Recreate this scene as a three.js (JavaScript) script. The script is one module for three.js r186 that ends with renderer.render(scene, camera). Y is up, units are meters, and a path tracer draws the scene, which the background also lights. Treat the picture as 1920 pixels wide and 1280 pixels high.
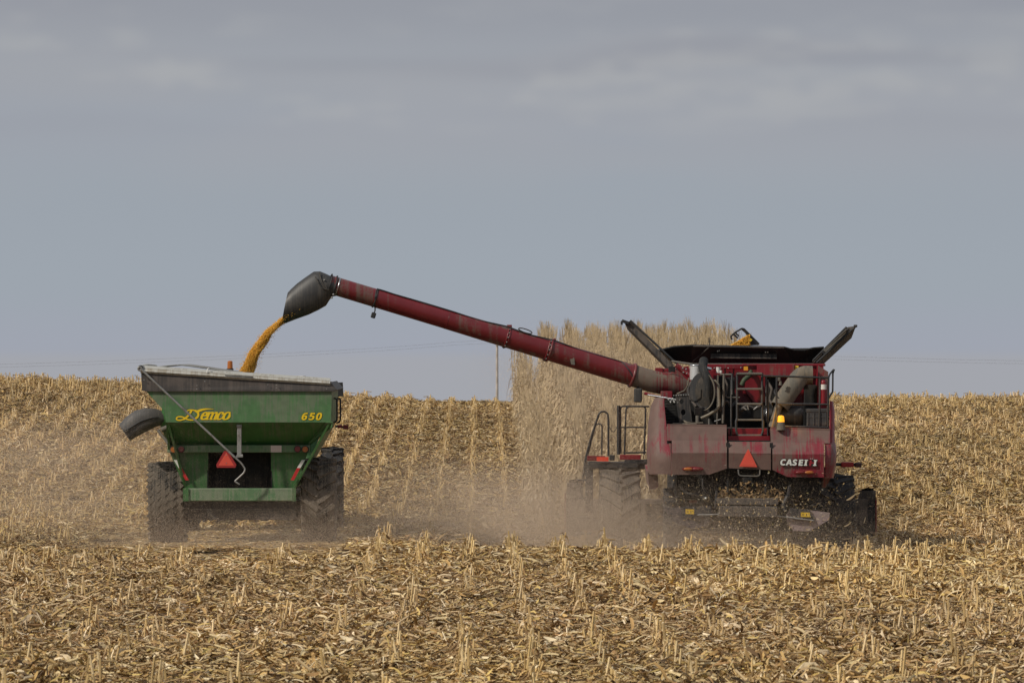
import * as THREE from 'three';
import { mergeGeometries } from 'three/addons/utils/BufferGeometryUtils.js';
import { RoundedBoxGeometry } from 'three/addons/geometries/RoundedBoxGeometry.js';

// ---------------------------------------------------------------- camera, sky, sun, exposure
const scene = new THREE.Scene();
const FPX = 9000, VPX = 900, HOR = 663, EYE = 3.5;            // lens in pixels of a 1920 px wide frame; the rows run along -z
const camera = new THREE.PerspectiveCamera(2 * Math.atan(640 / FPX) * 180 / Math.PI, 1920 / 1280, 1, 6000);
camera.position.set(0, EYE, 0);
camera.lookAt((960 - VPX) / FPX * 100, EYE + (HOR - 640) / FPX * 100, -100);
camera.focus = 90; camera.userData.fStop = 7;
const renderer = new THREE.WebGLRenderer({ antialias: true });
renderer.setSize(1024, 682);
renderer.toneMapping = THREE.LinearToneMapping;
renderer.toneMappingExposure = 1;
renderer.shadowMap.enabled = true;
const SUN = new THREE.Vector3(-0.66, 0.62, 0.42).normalize();
const sun = new THREE.DirectionalLight(new THREE.Color(1, 0.93, 0.82), 3.2);
sun.position.copy(SUN).multiplyScalar(120).add(new THREE.Vector3(0, 0, -90));
sun.target.position.set(0, 0, -90);
sun.castShadow = true; sun.shadow.radius = 5; sun.shadow.mapSize.set(4096, 4096);
Object.assign(sun.shadow.camera, { left: -60, right: 60, top: 60, bottom: -60, near: 1, far: 300 });
scene.add(sun, sun.target);

// ---------------------------------------------------------------- random numbers and noise
let seed = 12345;
const rnd = () => { seed = (seed + 0x6d2b79f5) | 0; let t = Math.imul(seed ^ (seed >>> 15), 1 | seed); t = (t + Math.imul(t ^ (t >>> 7), 61 | t)) ^ t; return ((t ^ (t >>> 14)) >>> 0) / 4294967296; };
const rr = (a, b) => a + (b - a) * rnd();
const gauss = () => (rnd() + rnd() + rnd() + rnd() - 2) * 1.7;
const pick = (a) => a[Math.floor(rnd() * a.length)];
const hash = (x, y) => { let h = Math.imul(x, 374761393) ^ Math.imul(y, 668265263); h = Math.imul(h ^ (h >>> 13), 1274126177); return ((h ^ (h >>> 16)) >>> 0) / 4294967296; };
const sm = (t) => t * t * (3 - 2 * t);
const step = (a, b, x) => sm(Math.min(1, Math.max(0, (x - a) / (b - a))));
const mod = (a, n) => ((a % n) + n) % n;
function noise(x, y, px = 1 << 20, py = 1 << 20) {              // value noise, periodic in px, py cells
  const ix = Math.floor(x), iy = Math.floor(y), fx = sm(x - ix), fy = sm(y - iy);
  const x0 = mod(ix, px), x1 = mod(ix + 1, px), y0 = mod(iy, py), y1 = mod(iy + 1, py);
  const a = hash(x0, y0), b = hash(x1, y0), c = hash(x0, y1), d = hash(x1, y1);
  return a + (b - a) * fx + (c - a) * fy + (a - b - c + d) * fx * fy;
}
function fbm(u, v, fx, fy, oct = 4) { let s = 0, a = 0.5, n = 0; for (let i = 0; i < oct; i++) { s += a * noise(u * fx + 17 * i, v * fy + 31 * i, fx, fy); n += a; a *= 0.5; fx *= 2; fy *= 2; } return s / n; }
const mix3 = (a, b, t) => [a[0] + (b[0] - a[0]) * t, a[1] + (b[1] - a[1]) * t, a[2] + (b[2] - a[2]) * t];
const toS = (c) => Math.round(255 * Math.min(1, Math.max(0, c <= 0.0031308 ? 12.92 * c : 1.055 * Math.pow(c, 1 / 2.4) - 0.055)));

// ---------------------------------------------------------------- sky: thin grey-blue overcast with faint wisps, the same all round
{
  const W = 4096, H = 2048, data = new Uint16Array(W * H * 4), half = THREE.DataUtils.toHalfFloat, one = half(1);
  const SKY = [[0, [0.352, 0.366, 0.424]], [0.9, [0.342, 0.37, 0.415]], [1.9, [0.335, 0.362, 0.406]], [2.7, [0.342, 0.357, 0.40]], [3.4, [0.343, 0.354, 0.39]], [4.2, [0.31, 0.318, 0.356]], [10, [0.34, 0.355, 0.395]], [40, [0.40, 0.42, 0.465]], [90, [0.42, 0.44, 0.49]]];
  const ramp = (K, e) => { for (let i = 0; i < K.length - 1; i++) if (e <= K[i + 1][0]) return mix3(K[i][1], K[i + 1][1], sm((e - K[i][0]) / (K[i + 1][0] - K[i][0]))); return K[K.length - 1][1]; };
  for (let r = 0; r < H; r++) {
    const el = ((r + 0.5) / H - 0.5) * 180;
    for (let c = 0; c < W; c++) {
      const i = (r * W + c) * 4;
      const e = Math.max(el, 0), az = c / W + 0.41;             // periodic azimuth
      let col = ramp(SKY, e);
      if (e > 0 && e < 89) {                                    // grey banks and thin brighter wisps, drawn out along the horizon
        const v = Math.pow(e, 0.85) * 2.0, warp = (noise(az * 150, v * 1.1, 150) - 0.5) * 1.3;
        const n1 = noise(az * 64 + warp * 0.3, v * 0.9 + warp * 0.6, 64) * 0.6 + noise(az * 170, v * 2.0 + warp, 170) * 0.4;
        const n2 = noise(az * 260 + warp, v * 3.2 + warp * 1.5, 260) * 0.45 + noise(az * 600, v * 6.5 + warp * 2, 600) * 0.33 + noise(az * 1500, v * 12, 1500) * 0.22;
        const n3 = noise(az * 48 + 9, v * 1.4 + warp * 0.7 + 4, 48) * 0.6 + noise(az * 130 + 3, v * 3.1 + warp, 130) * 0.4;
        col = mix3(col, [0.385, 0.375, 0.395], 0.26 * step(0.42, 0.7, n1) * step(1.5, 2.6, e));
        col = mix3(col, [0.272, 0.276, 0.318], 0.40 * step(0.52, 0.76, n3) * step(2.2, 3.6, e));
        const band = step(2.5, 3.0, e) * (1 - 0.75 * step(3.7, 4.4, e));
        col = mix3(col, [0.465, 0.455, 0.45], 0.30 * band * step(0.50, 0.72, n2) * step(0.36, 0.6, n1));
        col = mix3(col, [0.42, 0.42, 0.43], 0.18 * step(0.5, 0.8, n2) * step(2, 4, e));
      }
      data[i] = half(col[0] * 0.985); data[i + 1] = half(col[1] * 1.015); data[i + 2] = half(col[2] * 1.02); data[i + 3] = one;
    }
  }
  const t = new THREE.DataTexture(data, W, H, THREE.RGBAFormat, THREE.HalfFloatType);
  t.mapping = THREE.EquirectangularReflectionMapping; t.magFilter = THREE.LinearFilter; t.needsUpdate = true;
  scene.background = t; scene.environment = t;
}

// ---------------------------------------------------------------- textures and materials
function tex(w, h, f, srgb = true) {
  const d = new Uint8Array(w * h * 4);
  for (let y = 0; y < h; y++) for (let x = 0; x < w; x++) {
    const c = f((x + 0.5) / w, (y + 0.5) / h), i = (y * w + x) * 4;
    if (typeof c === 'number') d[i] = d[i + 1] = d[i + 2] = Math.round(255 * Math.min(1, Math.max(0, c)));
    else for (let k = 0; k < 3; k++) d[i + k] = srgb ? toS(c[k]) : Math.round(255 * c[k]);
    d[i + 3] = 255;
  }
  const t = new THREE.DataTexture(d, w, h, THREE.RGBAFormat);
  t.wrapS = t.wrapT = THREE.RepeatWrapping; t.magFilter = THREE.LinearFilter; t.minFilter = THREE.LinearMipmapLinearFilter; t.generateMipmaps = true;
  if (srgb) t.colorSpace = THREE.SRGBColorSpace;
  t.needsUpdate = true;
  return t;
}
const DUST = [0.138, 0.084, 0.068];
// paint under a coat of field dust: blotches, vertical wipe streaks, speckle. 1 repeat = `size` metres
function dirty(paint, dust, amount, size, o = {}) {
  const t = tex(512, 512, (u, v) => {
    const streak = fbm(u, v, 48, 3, 3), blot = fbm(u + 0.31, v + 0.7, 4, 4, 5), grain = noise(u * 256, v * 256, 256, 256);
    let m = blot * 0.62 + streak * 0.38 + (grain - 0.5) * 0.16;
    m = step(1 - amount - 0.16, 1 - amount + 0.16, m * 1.6 - 0.3);
    const tone = 0.82 + 0.36 * fbm(u, v, 16, 16, 4) * 1.0;
    const c = mix3(paint, dust, m);
    return [c[0] * tone, c[1] * tone, c[2] * tone];
  });
  t.repeat.set(1 / size, 1 / size);
  return new THREE.MeshStandardMaterial({ map: t, roughness: o.roughness ?? 0.62, metalness: o.metalness ?? 0 });
}
const plain = (r, g, b, rough = 0.6, metal = 0) => new THREE.MeshStandardMaterial({ color: new THREE.Color().setRGB(r, g, b), roughness: rough, metalness: metal });
const RED = [0.185, 0.009, 0.017];
const M = {
  red: dirty(RED, DUST, 0.42, 2.3, { roughness: 0.45 }),
  redDusty: dirty([0.175, 0.010, 0.022], DUST, 0.75, 1.7, { roughness: 0.7 }),
  redScuffed: dirty([0.18, 0.010, 0.022], DUST, 0.56, 1.25, { roughness: 0.6 }),
  redClean: dirty([0.165, 0.006, 0.012], DUST, 0.2, 1.9, { roughness: 0.42 }),
  tubeRed: dirty([0.145, 0.010, 0.014], [0.13, 0.075, 0.06], 0.40, 3.1, { roughness: 0.42 }),
  tubeDust: dirty([0.15, 0.010, 0.014], [0.15, 0.112, 0.083], 0.68, 1.3, { roughness: 0.8 }),
  black: dirty([0.017, 0.017, 0.018], [0.06, 0.05, 0.042], 0.34, 1.6, { roughness: 0.6 }),
  blackDusty: dirty([0.022, 0.021, 0.021], [0.085, 0.068, 0.055], 0.62, 1.2, { roughness: 0.8 }),
  dark: dirty([0.008, 0.008, 0.008], [0.03, 0.026, 0.02], 0.4, 1.1, { roughness: 0.85 }),
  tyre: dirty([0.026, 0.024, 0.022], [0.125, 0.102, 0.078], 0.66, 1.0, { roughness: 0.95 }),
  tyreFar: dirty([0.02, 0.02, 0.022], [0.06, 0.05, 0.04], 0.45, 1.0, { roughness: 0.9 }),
  rubber: dirty([0.035, 0.033, 0.031], [0.075, 0.066, 0.055], 0.55, 0.9, { roughness: 0.7 }),
  green: dirty([0.043, 0.125, 0.036], [0.09, 0.125, 0.065], 0.35, 1.7, { roughness: 0.5 }),
  greenPale: dirty([0.085, 0.165, 0.075], [0.155, 0.19, 0.12], 0.55, 1.4, { roughness: 0.65 }),
  spoutRubber: dirty([0.07, 0.066, 0.063], [0.11, 0.10, 0.09], 0.5, 0.9, { roughness: 0.7 }),
  greenClean: dirty([0.036, 0.125, 0.031], [0.085, 0.12, 0.062], 0.36, 1.5, { roughness: 0.5 }),
  greenDust: dirty([0.060, 0.150, 0.053], [0.112, 0.150, 0.088], 0.5, 1.4, { roughness: 0.65 }),
  cartDark: dirty([0.045, 0.038, 0.034], [0.085, 0.068, 0.058], 0.4, 1.5, { roughness: 0.6 }),
  tarp: dirty([0.40, 0.39, 0.35], [0.28, 0.25, 0.2], 0.4, 0.8, { roughness: 0.75 }),
  steel: dirty([0.27, 0.265, 0.25], [0.16, 0.14, 0.115], 0.35, 0.5, { roughness: 0.5, metalness: 0.4 }),
  grey: dirty([0.11, 0.105, 0.095], [0.13, 0.11, 0.085], 0.5, 0.7, { roughness: 0.8 }),
  khaki: dirty([0.10, 0.092, 0.074], [0.155, 0.125, 0.09], 0.55, 0.9, { roughness: 0.85 }),
  mauve: dirty([0.22, 0.165, 0.165], [0.23, 0.18, 0.16], 0.5, 0.5, { roughness: 0.8 }),  // right deflector: tone raised, the sunlight on it is put into the colour
  chrome: plain(0.62, 0.62, 0.62, 0.28, 1),
  yellow: plain(0.62, 0.42, 0.03, 0.6),
  white: plain(0.62, 0.6, 0.56, 0.6),
  smv: plain(0.62, 0.075, 0.045, 0.55),
  smvDark: plain(0.30, 0.02, 0.02, 0.55),
  reflRed: plain(0.42, 0.02, 0.02, 0.35),
  reflHot: plain(0.75, 0.07, 0.03, 0.4),
  amber: plain(0.36, 0.11, 0.02, 0.35),
  lensRed: plain(0.16, 0.02, 0.02, 0.35),
  crate: dirty([0.035, 0.038, 0.042], [0.07, 0.062, 0.055], 0.4, 0.6, { roughness: 0.7 }),
  glass: plain(0.015, 0.018, 0.02, 0.12),
  wood: dirty([0.48, 0.43, 0.38], [0.38, 0.33, 0.28], 0.5, 0.6, { roughness: 0.9 }),
  wire: plain(0.2, 0.2, 0.21, 0.6),
};
const vc = (rough = 0.9) => new THREE.MeshStandardMaterial({ vertexColors: true, roughness: rough, side: THREE.DoubleSide });

// ---------------------------------------------------------------- building blocks
const V = (x, y, z) => new THREE.Vector3(x, y, z);
const raw = (g) => { const n = g.index ? g.toNonIndexed() : g; for (const k of Object.keys(n.attributes)) if (!['position', 'normal', 'uv'].includes(k)) n.deleteAttribute(k); if (!n.attributes.uv) n.setAttribute('uv', new THREE.BufferAttribute(new Float32Array(n.attributes.position.count * 2), 2)); return n; };
function uvMetres(g) {                                          // uv in metres, by the way each face points
  const p = g.attributes.position, u = g.attributes.uv, a = V(), b = V(), c = V(), n = V();
  for (let i = 0; i < p.count; i += 3) {
    a.fromBufferAttribute(p, i); b.fromBufferAttribute(p, i + 1); c.fromBufferAttribute(p, i + 2);
    n.crossVectors(b.clone().sub(a), c.clone().sub(a)); const x = Math.abs(n.x), y = Math.abs(n.y), z = Math.abs(n.z);
    [a, b, c].forEach((q, k) => { if (z >= x && z >= y) u.setXY(i + k, q.x, q.y); else if (x >= y) u.setXY(i + k, q.z, q.y); else u.setXY(i + k, q.x, q.z); });
  }
  return g;
}
const merge = (list) => { const f = list.flat(3).map(raw); return f.length === 1 ? f[0] : mergeGeometries(f); };
function part(parent, name, list, mat, label, keepUv) {
  const g = merge([list]); if (!keepUv) uvMetres(g);
  const m = new THREE.Mesh(g, mat); m.name = name; m.castShadow = m.receiveShadow = true;
  if (label) m.userData.label = label;
  parent.add(m); return m;
}
const parts = (parent, name, list, mat, label) => list.map((g) => part(parent, name, g, mat, label));
function sub(parent, name, label) { const g = new THREE.Group(); g.name = name; if (label) g.userData.label = label; parent.add(g); return g; }
const taken = {};
const numbered = (n) => { const k = taken[n] = (taken[n] ?? -1) + 1; return k ? n + '_' + String(k).padStart(3, '0') : n; };
function tag(o, label, category, group, kind) { Object.assign(o.userData, { label, category }); if (group) o.userData.group = group; if (kind) o.userData.kind = kind; return o; }
function thing(name, label, category, pos) { const o = new THREE.Group(); o.name = numbered(name); if (pos) o.position.copy(pos); scene.add(o); return tag(o, label, category); }
function structure(o, name) { o.name = name; o.userData.kind = 'structure'; o.receiveShadow = true; scene.add(o); return o; }

function box(c, w, h, d, rot, r = 0.012) {
  const g = (Math.min(w, h, d) > r * 3) ? new RoundedBoxGeometry(w, h, d, 2, r) : new THREE.BoxGeometry(w, h, d);
  if (rot) g.applyMatrix4(new THREE.Matrix4().makeRotationFromEuler(new THREE.Euler(...rot)));
  g.translate(c.x, c.y, c.z); return g;
}
function bar(p, q, r, r2 = r, seg = 10, caps = true) {
  const d = q.clone().sub(p), L = d.length(), g = new THREE.CylinderGeometry(r2, r, L, seg, 1, !caps);
  g.applyMatrix4(new THREE.Matrix4().makeRotationFromQuaternion(new THREE.Quaternion().setFromUnitVectors(V(0, 1, 0), d.normalize())));
  g.translate((p.x + q.x) / 2, (p.y + q.y) / 2, (p.z + q.z) / 2); return g;
}
function tube(pts, r, seg = 8, tension = 0.2, n) { const c = new THREE.CatmullRomCurve3(pts, false, 'catmullrom', tension); return new THREE.TubeGeometry(c, n ?? pts.length * 6, r, seg, false); }
function slab(pts, th, dir) {                                   // planar convex polygon in space with a thickness
  let n = V(); for (let i = 0; i < pts.length; i++) { const a = pts[i], b = pts[(i + 1) % pts.length]; n.add(V((a.y - b.y) * (a.z + b.z), (a.z - b.z) * (a.x + b.x), (a.x - b.x) * (a.y + b.y))); }
  n.normalize(); if (dir && n.dot(dir) < 0) { pts = pts.slice().reverse(); n.negate(); }
  const back = pts.map((p) => p.clone().addScaledVector(n, -th)), pos = [];
  const tri = (a, b, c) => pos.push(a.x, a.y, a.z, b.x, b.y, b.z, c.x, c.y, c.z);
  for (let i = 1; i < pts.length - 1; i++) { tri(pts[0], pts[i], pts[i + 1]); tri(back[0], back[i + 1], back[i]); }
  for (let i = 0; i < pts.length; i++) { const j = (i + 1) % pts.length; tri(pts[i], back[i], back[j]); tri(pts[i], back[j], pts[j]); }
  const g = new THREE.BufferGeometry(); g.setAttribute('position', new THREE.Float32BufferAttribute(pos, 3)); g.computeVertexNormals(); return g;
}
const REAR = V(0, 0, 1);
// a loft between rings of points with the same count
function loft(rings, close = true) {
  const pos = [], idx = [], n = rings[0].length;
  rings.forEach((r) => r.forEach((p) => pos.push(p.x, p.y, p.z)));
  for (let i = 0; i < rings.length - 1; i++) for (let j = 0; j < (close ? n : n - 1); j++) { const a = i * n + j, b = i * n + (j + 1) % n, c = a + n, d = b + n; idx.push(a, c, b, b, c, d); }
  const g = new THREE.BufferGeometry(); g.setAttribute('position', new THREE.Float32BufferAttribute(pos, 3)); g.setIndex(idx); g.computeVertexNormals(); return g;
}
// points of a machine from the place they have in a 1920 px frame and their distance dz ahead of its rear
const frame = (D, base) => (px, py, dz = 0) => V((px - VPX) / FPX * (D + dz) - base.x, EYE - (py - HOR) / FPX * (D + dz) - base.y, -dz);

function tyre(R, W, rimR, style) {                              // axis along x
  const h = W / 2, prof = [[rimR, -h * 0.8], [rimR + 0.03, -h * 0.86], [(rimR + R) / 2, -h], [R - 0.07, -h * 0.97], [R - 0.018, -h * 0.84], [R, -h * 0.5], [R + 0.008, 0], [R, h * 0.5], [R - 0.018, h * 0.84], [R - 0.07, h * 0.97], [(rimR + R) / 2, h], [rimR + 0.03, h * 0.86], [rimR, h * 0.8]].map(([r, y]) => new THREE.Vector2(r, y));
  const list = [new THREE.LatheGeometry(prof, 48).rotateZ(Math.PI / 2)];
  if (style === 'diamond') {
    const n = 34, m = 5;
    for (let i = 0; i < n; i++) for (let k = 0; k < m; k++) {
      const g = new THREE.BoxGeometry(W * 0.155, 0.034, W * 0.155); g.rotateY(Math.PI / 4); g.scale(1, 1, 0.98);
      const x = (k - (m - 1) / 2) * W * 0.215; g.translate(x, R - 0.01 * Math.pow(Math.abs(x) / h, 2) * 3, 0); g.rotateX((i + (k % 2) * 0.5) / n * Math.PI * 2); list.push(g);
    }
  } else {
    const n = 20;
    for (let i = 0; i < n; i++) for (const s of [-1, 1]) {
      const g = new THREE.BoxGeometry(W * 0.60, 0.07, 0.075); g.rotateZ(-s * 0.10); g.rotateY(s * 0.62); g.translate(s * W * 0.235, R + 0.008, 0); g.rotateX((i + (s > 0 ? 0.5 : 0)) / n * Math.PI * 2); list.push(g);
    }
  }
  return list;
}
function wheel(parent, c, R, W, style, tm, rm, label) {
  const w = sub(parent, 'wheel', label); w.position.copy(c);
  part(w, 'tyre', tyre(R, W, R * 0.55, style), tm);
  part(w, 'rim', [new THREE.CylinderGeometry(R * 0.56, R * 0.56, W * 0.66, 32, 1, true).rotateZ(Math.PI / 2), new THREE.CylinderGeometry(R * 0.55, R * 0.55, 0.04, 32).rotateZ(Math.PI / 2), new THREE.CylinderGeometry(R * 0.2, R * 0.2, W * 0.4, 20).rotateZ(Math.PI / 2)], rm);
  return w;
}
function decal(parent, name, canvas, p00, p10, p11, p01, off = 0.003, label) { // a print on a flat face, corners bottom left, bottom right, top right, top left
  const t = new THREE.CanvasTexture(canvas); t.colorSpace = THREE.SRGBColorSpace; t.anisotropy = 8;
  const n = p10.clone().sub(p00).cross(p01.clone().sub(p00)).normalize().multiplyScalar(off);
  const P = [p00, p10, p11, p01].map((p) => p.clone().add(n)), g = new THREE.BufferGeometry();
  g.setAttribute('position', new THREE.Float32BufferAttribute([P[0], P[1], P[2], P[0], P[2], P[3]].flatMap((p) => [p.x, p.y, p.z]), 3));
  g.setAttribute('uv', new THREE.Float32BufferAttribute([0, 0, 1, 0, 1, 1, 0, 0, 1, 1, 0, 1], 2)); g.computeVertexNormals();
  return part(parent, name, g, new THREE.MeshStandardMaterial({ map: t, transparent: true, roughness: 0.55 }), label, true);
}
// ---------------------------------------------------------------- the ground
const spline = (K, d) => { if (d <= K[0][0]) return K[0][1]; for (let i = 0; i < K.length - 1; i++) if (d <= K[i + 1][0]) { const [d0, h0] = K[i], [d1, h1] = K[i + 1], m = (j) => (j <= 0 || j >= K.length - 1) ? 0 : (K[j + 1][1] - K[j - 1][1]) / (K[j + 1][0] - K[j - 1][0]), L = d1 - d0, t = (d - d0) / L, t2 = t * t, t3 = t2 * t; return (2 * t3 - 3 * t2 + 1) * h0 + (t3 - 2 * t2 + t) * L * m(i) + (-2 * t3 + 3 * t2) * h1 + (t3 - t2) * L * m(i + 1); } return K[K.length - 1][1]; };
const PL = [[-200, 0], [40, 0], [78, 0], [88, -0.02], [98, -0.06], [106, 0], [118, 0.42], [130, 0.84], [145, 1.32], [156, 1.56], [166, 1.6], [180, 1.2], [210, -0.4], [300, -6], [3000, -120]];
const PR = [[-200, 0], [40, 0], [77, 0.0], [82, -0.04], [89, -0.46], [97, -0.5], [106, -0.14], [118, 0.38], [130, 0.84], [145, 1.32], [156, 1.56], [166, 1.6], [180, 1.2], [210, -0.4], [300, -6], [3000, -120]];
const ROW0 = 0.577, ROW = 0.762;
const crushed = (x, d) => step(-8.6, -7.0, x) * step(-1.6, -2.8, x) * step(78, 82, d) * step(99, 94, d);   // where the cart and tractor have driven
function ground(x, z) {
  const d = -z, s = step(-2.2, 2.4, x);
  let h = spline(PL, d) * (1 - s) + spline(PR, d) * s;
  const k = step(100, 150, d) * (1 - step(170, 210, d));
  h += k * (x < 0 ? 0.05 * Math.min(-x, 16) : 0.012 * Math.min(x, 14));
  const near = step(-400, 0, -d) * step(400, 240, d);
  return h + ((noise(x * 0.35 + 50, z * 0.22 + 70) - 0.5) * 0.10 + (noise(x * 1.3 + 50, z * 0.9 + 70) - 0.5) * 0.10 + 0.028 * Math.cos((x - ROW0) / ROW * 6.2832) - 0.05 * crushed(x, d)) * (d > 260 ? 0 : 1);
}
{
  const xs = [], zs = [];
  for (const x of [-3000, -1200, -500, -200, -90, -50]) xs.push(x); for (let x = -36; x <= 36.01; x += 0.19) xs.push(x); for (const x of [50, 90, 200, 500, 1200, 3000]) xs.push(x);
  for (const z of [400, 150, 50, 10, -10, -25, -35]) zs.push(z); for (let z = -40; z >= -200; z -= 0.5) zs.push(z); for (const z of [-204, -210, -225, -250, -300, -400, -800, -1600, -3000]) zs.push(z);
  const pos = [], uv = [], idx = [];
  for (const z of zs) for (const x of xs) { pos.push(x, ground(x, z), z); uv.push(x, z); }
  const nx = xs.length;
  for (let i = 0; i < zs.length - 1; i++) for (let j = 0; j < nx - 1; j++) { const a = i * nx + j; idx.push(a, a + 1, a + nx, a + 1, a + nx + 1, a + nx); }
  const g = new THREE.BufferGeometry(); g.setAttribute('position', new THREE.Float32BufferAttribute(pos, 3)); g.setAttribute('uv', new THREE.Float32BufferAttribute(uv, 2)); g.setIndex(idx); g.computeVertexNormals();
  const t = tex(1024, 1024, (u, v) => {
    const a = fbm(u, v, 8, 8, 5), b = noise(u * 200, v * 60, 200, 60), c = noise(u * 70 + 5, v * 260, 70, 260);
    let col = mix3([0.065, 0.044, 0.027], [0.14, 0.098, 0.057], a);
    if (b > 0.7) col = mix3(col, [0.36, 0.265, 0.14], (b - 0.7) * 2.6); if (c > 0.72) col = mix3(col, [0.33, 0.25, 0.14], (c - 0.72) * 2.6);
    return col;
  });
  t.repeat.set(1 / 3.7, 1 / 3.7);
  structure(new THREE.Mesh(g, new THREE.MeshStandardMaterial({ map: t, roughness: 1 })), 'field_ground');
}

// ---------------------------------------------------------------- dry plant matter
class Leafy {                                                    // collects ribbons and stalks with a colour each
  constructor() { this.p = []; this.c = []; }
  tri(a, b, c, col) { this.p.push(a.x, a.y, a.z, b.x, b.y, b.z, c.x, c.y, c.z); for (let i = 0; i < 3; i++) this.c.push(...col); }
  quad(a, b, c, d, col) { this.tri(a, b, c, col); this.tri(a, c, d, col); }
  ribbon(pts, side, w, col, fold = 0.0) {                        // pts along the leaf, width w(t), a crease along the midrib
    let pl, pm, pr;
    pts.forEach((p, i) => {
      const t = i / (pts.length - 1), s = side(t).multiplyScalar(w(t)), dn = V(0, fold * w(t), 0);
      const l = p.clone().add(s).add(dn), r = p.clone().sub(s).add(dn);
      if (i) { if (fold) { this.quad(pl, pm, p, l, col); this.quad(pm, pr, r, p, col); } else this.quad(pl, pr, r, l, col); }
      pl = l; pm = p; pr = r;
    });
  }
  stalk(a, b, r0, r1, col, n = 5, cap) {
    const d = b.clone().sub(a).normalize(), u = Math.abs(d.y) < 0.9 ? V(0, 1, 0) : V(1, 0, 0), e1 = u.cross(d).normalize(), e2 = d.clone().cross(e1), A = [], B = [];
    for (let i = 0; i < n; i++) { const t = i / n * 6.2832, o = e1.clone().multiplyScalar(Math.cos(t)).addScaledVector(e2, Math.sin(t)); A.push(a.clone().addScaledVector(o, r0)); B.push(b.clone().addScaledVector(o, r1)); }
    for (let i = 0; i < n; i++) this.quad(A[i], A[(i + 1) % n], B[(i + 1) % n], B[i], col);
    if (cap) for (let i = 1; i < n - 1; i++) this.tri(B[0], B[i], B[i + 1], cap);
  }
  build() { const g = new THREE.BufferGeometry(); g.setAttribute('position', new THREE.Float32BufferAttribute(this.p, 3)); g.setAttribute('color', new THREE.Float32BufferAttribute(this.c, 3)); g.computeVertexNormals(); return g; }
}
const STRAW = [[0.54, 0.40, 0.19], [0.47, 0.335, 0.145], [0.60, 0.48, 0.27], [0.40, 0.27, 0.115], [0.26, 0.165, 0.07], [0.15, 0.095, 0.045], [0.09, 0.058, 0.03], [0.33, 0.21, 0.10], [0.52, 0.42, 0.27], [0.44, 0.34, 0.20], [0.74, 0.66, 0.50], [0.36, 0.265, 0.15], [0.62, 0.53, 0.33], [0.56, 0.44, 0.17]];
const straw = (k = 1) => { const c = pick(STRAW), v = rr(0.8, 1.15) * k; return [c[0] * v, c[1] * v, c[2] * v]; };
const MAT = vc(0.85);
function strew(name, label, category, geos, list, kind = 'stuff', mat = MAT) {   // one uncountable mass: each variant an instanced child
  const root = new THREE.Group(); root.name = name; scene.add(root); tag(root, label, category, null, kind);
  geos.forEach((g, v) => {
    const mine = list.filter((_, i) => i % geos.length === v); if (!mine.length) return;
    const im = new THREE.InstancedMesh(g, mat, mine.length), c = new THREE.Color(); im.name = numbered(name + '_mass'); im.userData.kind = kind;
    mine.forEach((e, i) => { im.setMatrixAt(i, e.m); im.setColorAt(i, c.setRGB(...(e.c ?? [1, 1, 1]))); });
    im.castShadow = im.receiveShadow = true; root.add(im);
  });
  return root;
}
const QY = (a) => new THREE.Quaternion().setFromAxisAngle(V(0, 1, 0), a);
const place = (x, y, z, a, s, sy = s, tilt) => { const q = QY(a); if (tilt) q.premultiply(tilt); return new THREE.Matrix4().compose(V(x, y, z), q, V(s, sy, s)); };
function inView(x, d, pad = 3.2) { const px = VPX + x / d * FPX; return px > -60 - pad * FPX / d && px < 1980 + pad * FPX / d; }

// litter: husks, leaf scraps and stalk pieces lying and leaning over one another
function litterPatch(n, size) {
  const L = new Leafy();
  for (let i = 0; i < n; i++) {
    const x = rr(-size, size), z = rr(-size, size), y = Math.pow(rnd(), 1.7) * 0.11 + 0.005, a = rr(0, 6.283), kind = rnd(), col = straw(), el = gauss() * 0.33;
    const dir = V(Math.cos(a) * Math.cos(el), Math.sin(el), Math.sin(a) * Math.cos(el)), sd = V(-Math.sin(a), gauss() * 0.45, Math.cos(a)).normalize();
    if (kind < 0.56) {                                           // leaf scrap
      const big = rnd() < 0.075, len = big ? rr(0.2, 0.36) : rr(0.05, 0.22), w = big ? rr(0.008, 0.016) : rr(0.003, 0.011), bend = gauss() * 0.35, tw = gauss() * 1.0, pts = [];
      for (let k = 0; k <= 4; k++) { const t = k / 4 - 0.5; pts.push(V(x, y, z).addScaledVector(dir, t * len).add(V(0, (0.25 - t * t) * len * 0.35 + 0.01, 0)).addScaledVector(sd, bend * t * t * len)); }
      L.ribbon(pts, (t) => sd.clone().applyAxisAngle(dir, tw * t), (t) => w * (0.35 + 1.1 * Math.sin(Math.PI * (0.15 + 0.8 * t))), col, rnd() < 0.5 ? 0.3 : 0);
    } else if (kind < 0.80) {                                    // husk: a wide cupped leaf
      const len = rr(0.08, 0.17), w = rr(0.010, 0.024), pts = [];
      for (let k = 0; k <= 4; k++) { const t = k / 4 - 0.5; pts.push(V(x, y, z).addScaledVector(dir, t * len).add(V(0, t * t * len * 0.5, 0))); }
      L.ribbon(pts, () => sd.clone(), (t) => w * Math.sin(Math.PI * (0.12 + 0.84 * t)), [col[0] * 1.1, col[1] * 1.12, col[2] * 1.12], 0.5);
    } else {                                                     // stalk piece
      const len = rr(0.04, 0.20), r = rr(0.007, 0.013), p = V(x, y + 0.012, z), q = p.clone().addScaledVector(dir, len);
      L.stalk(p, q, r, r * 0.9, col, 4, [0.55, 0.48, 0.36]);
    }
  }
  return L.build();
}
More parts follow.
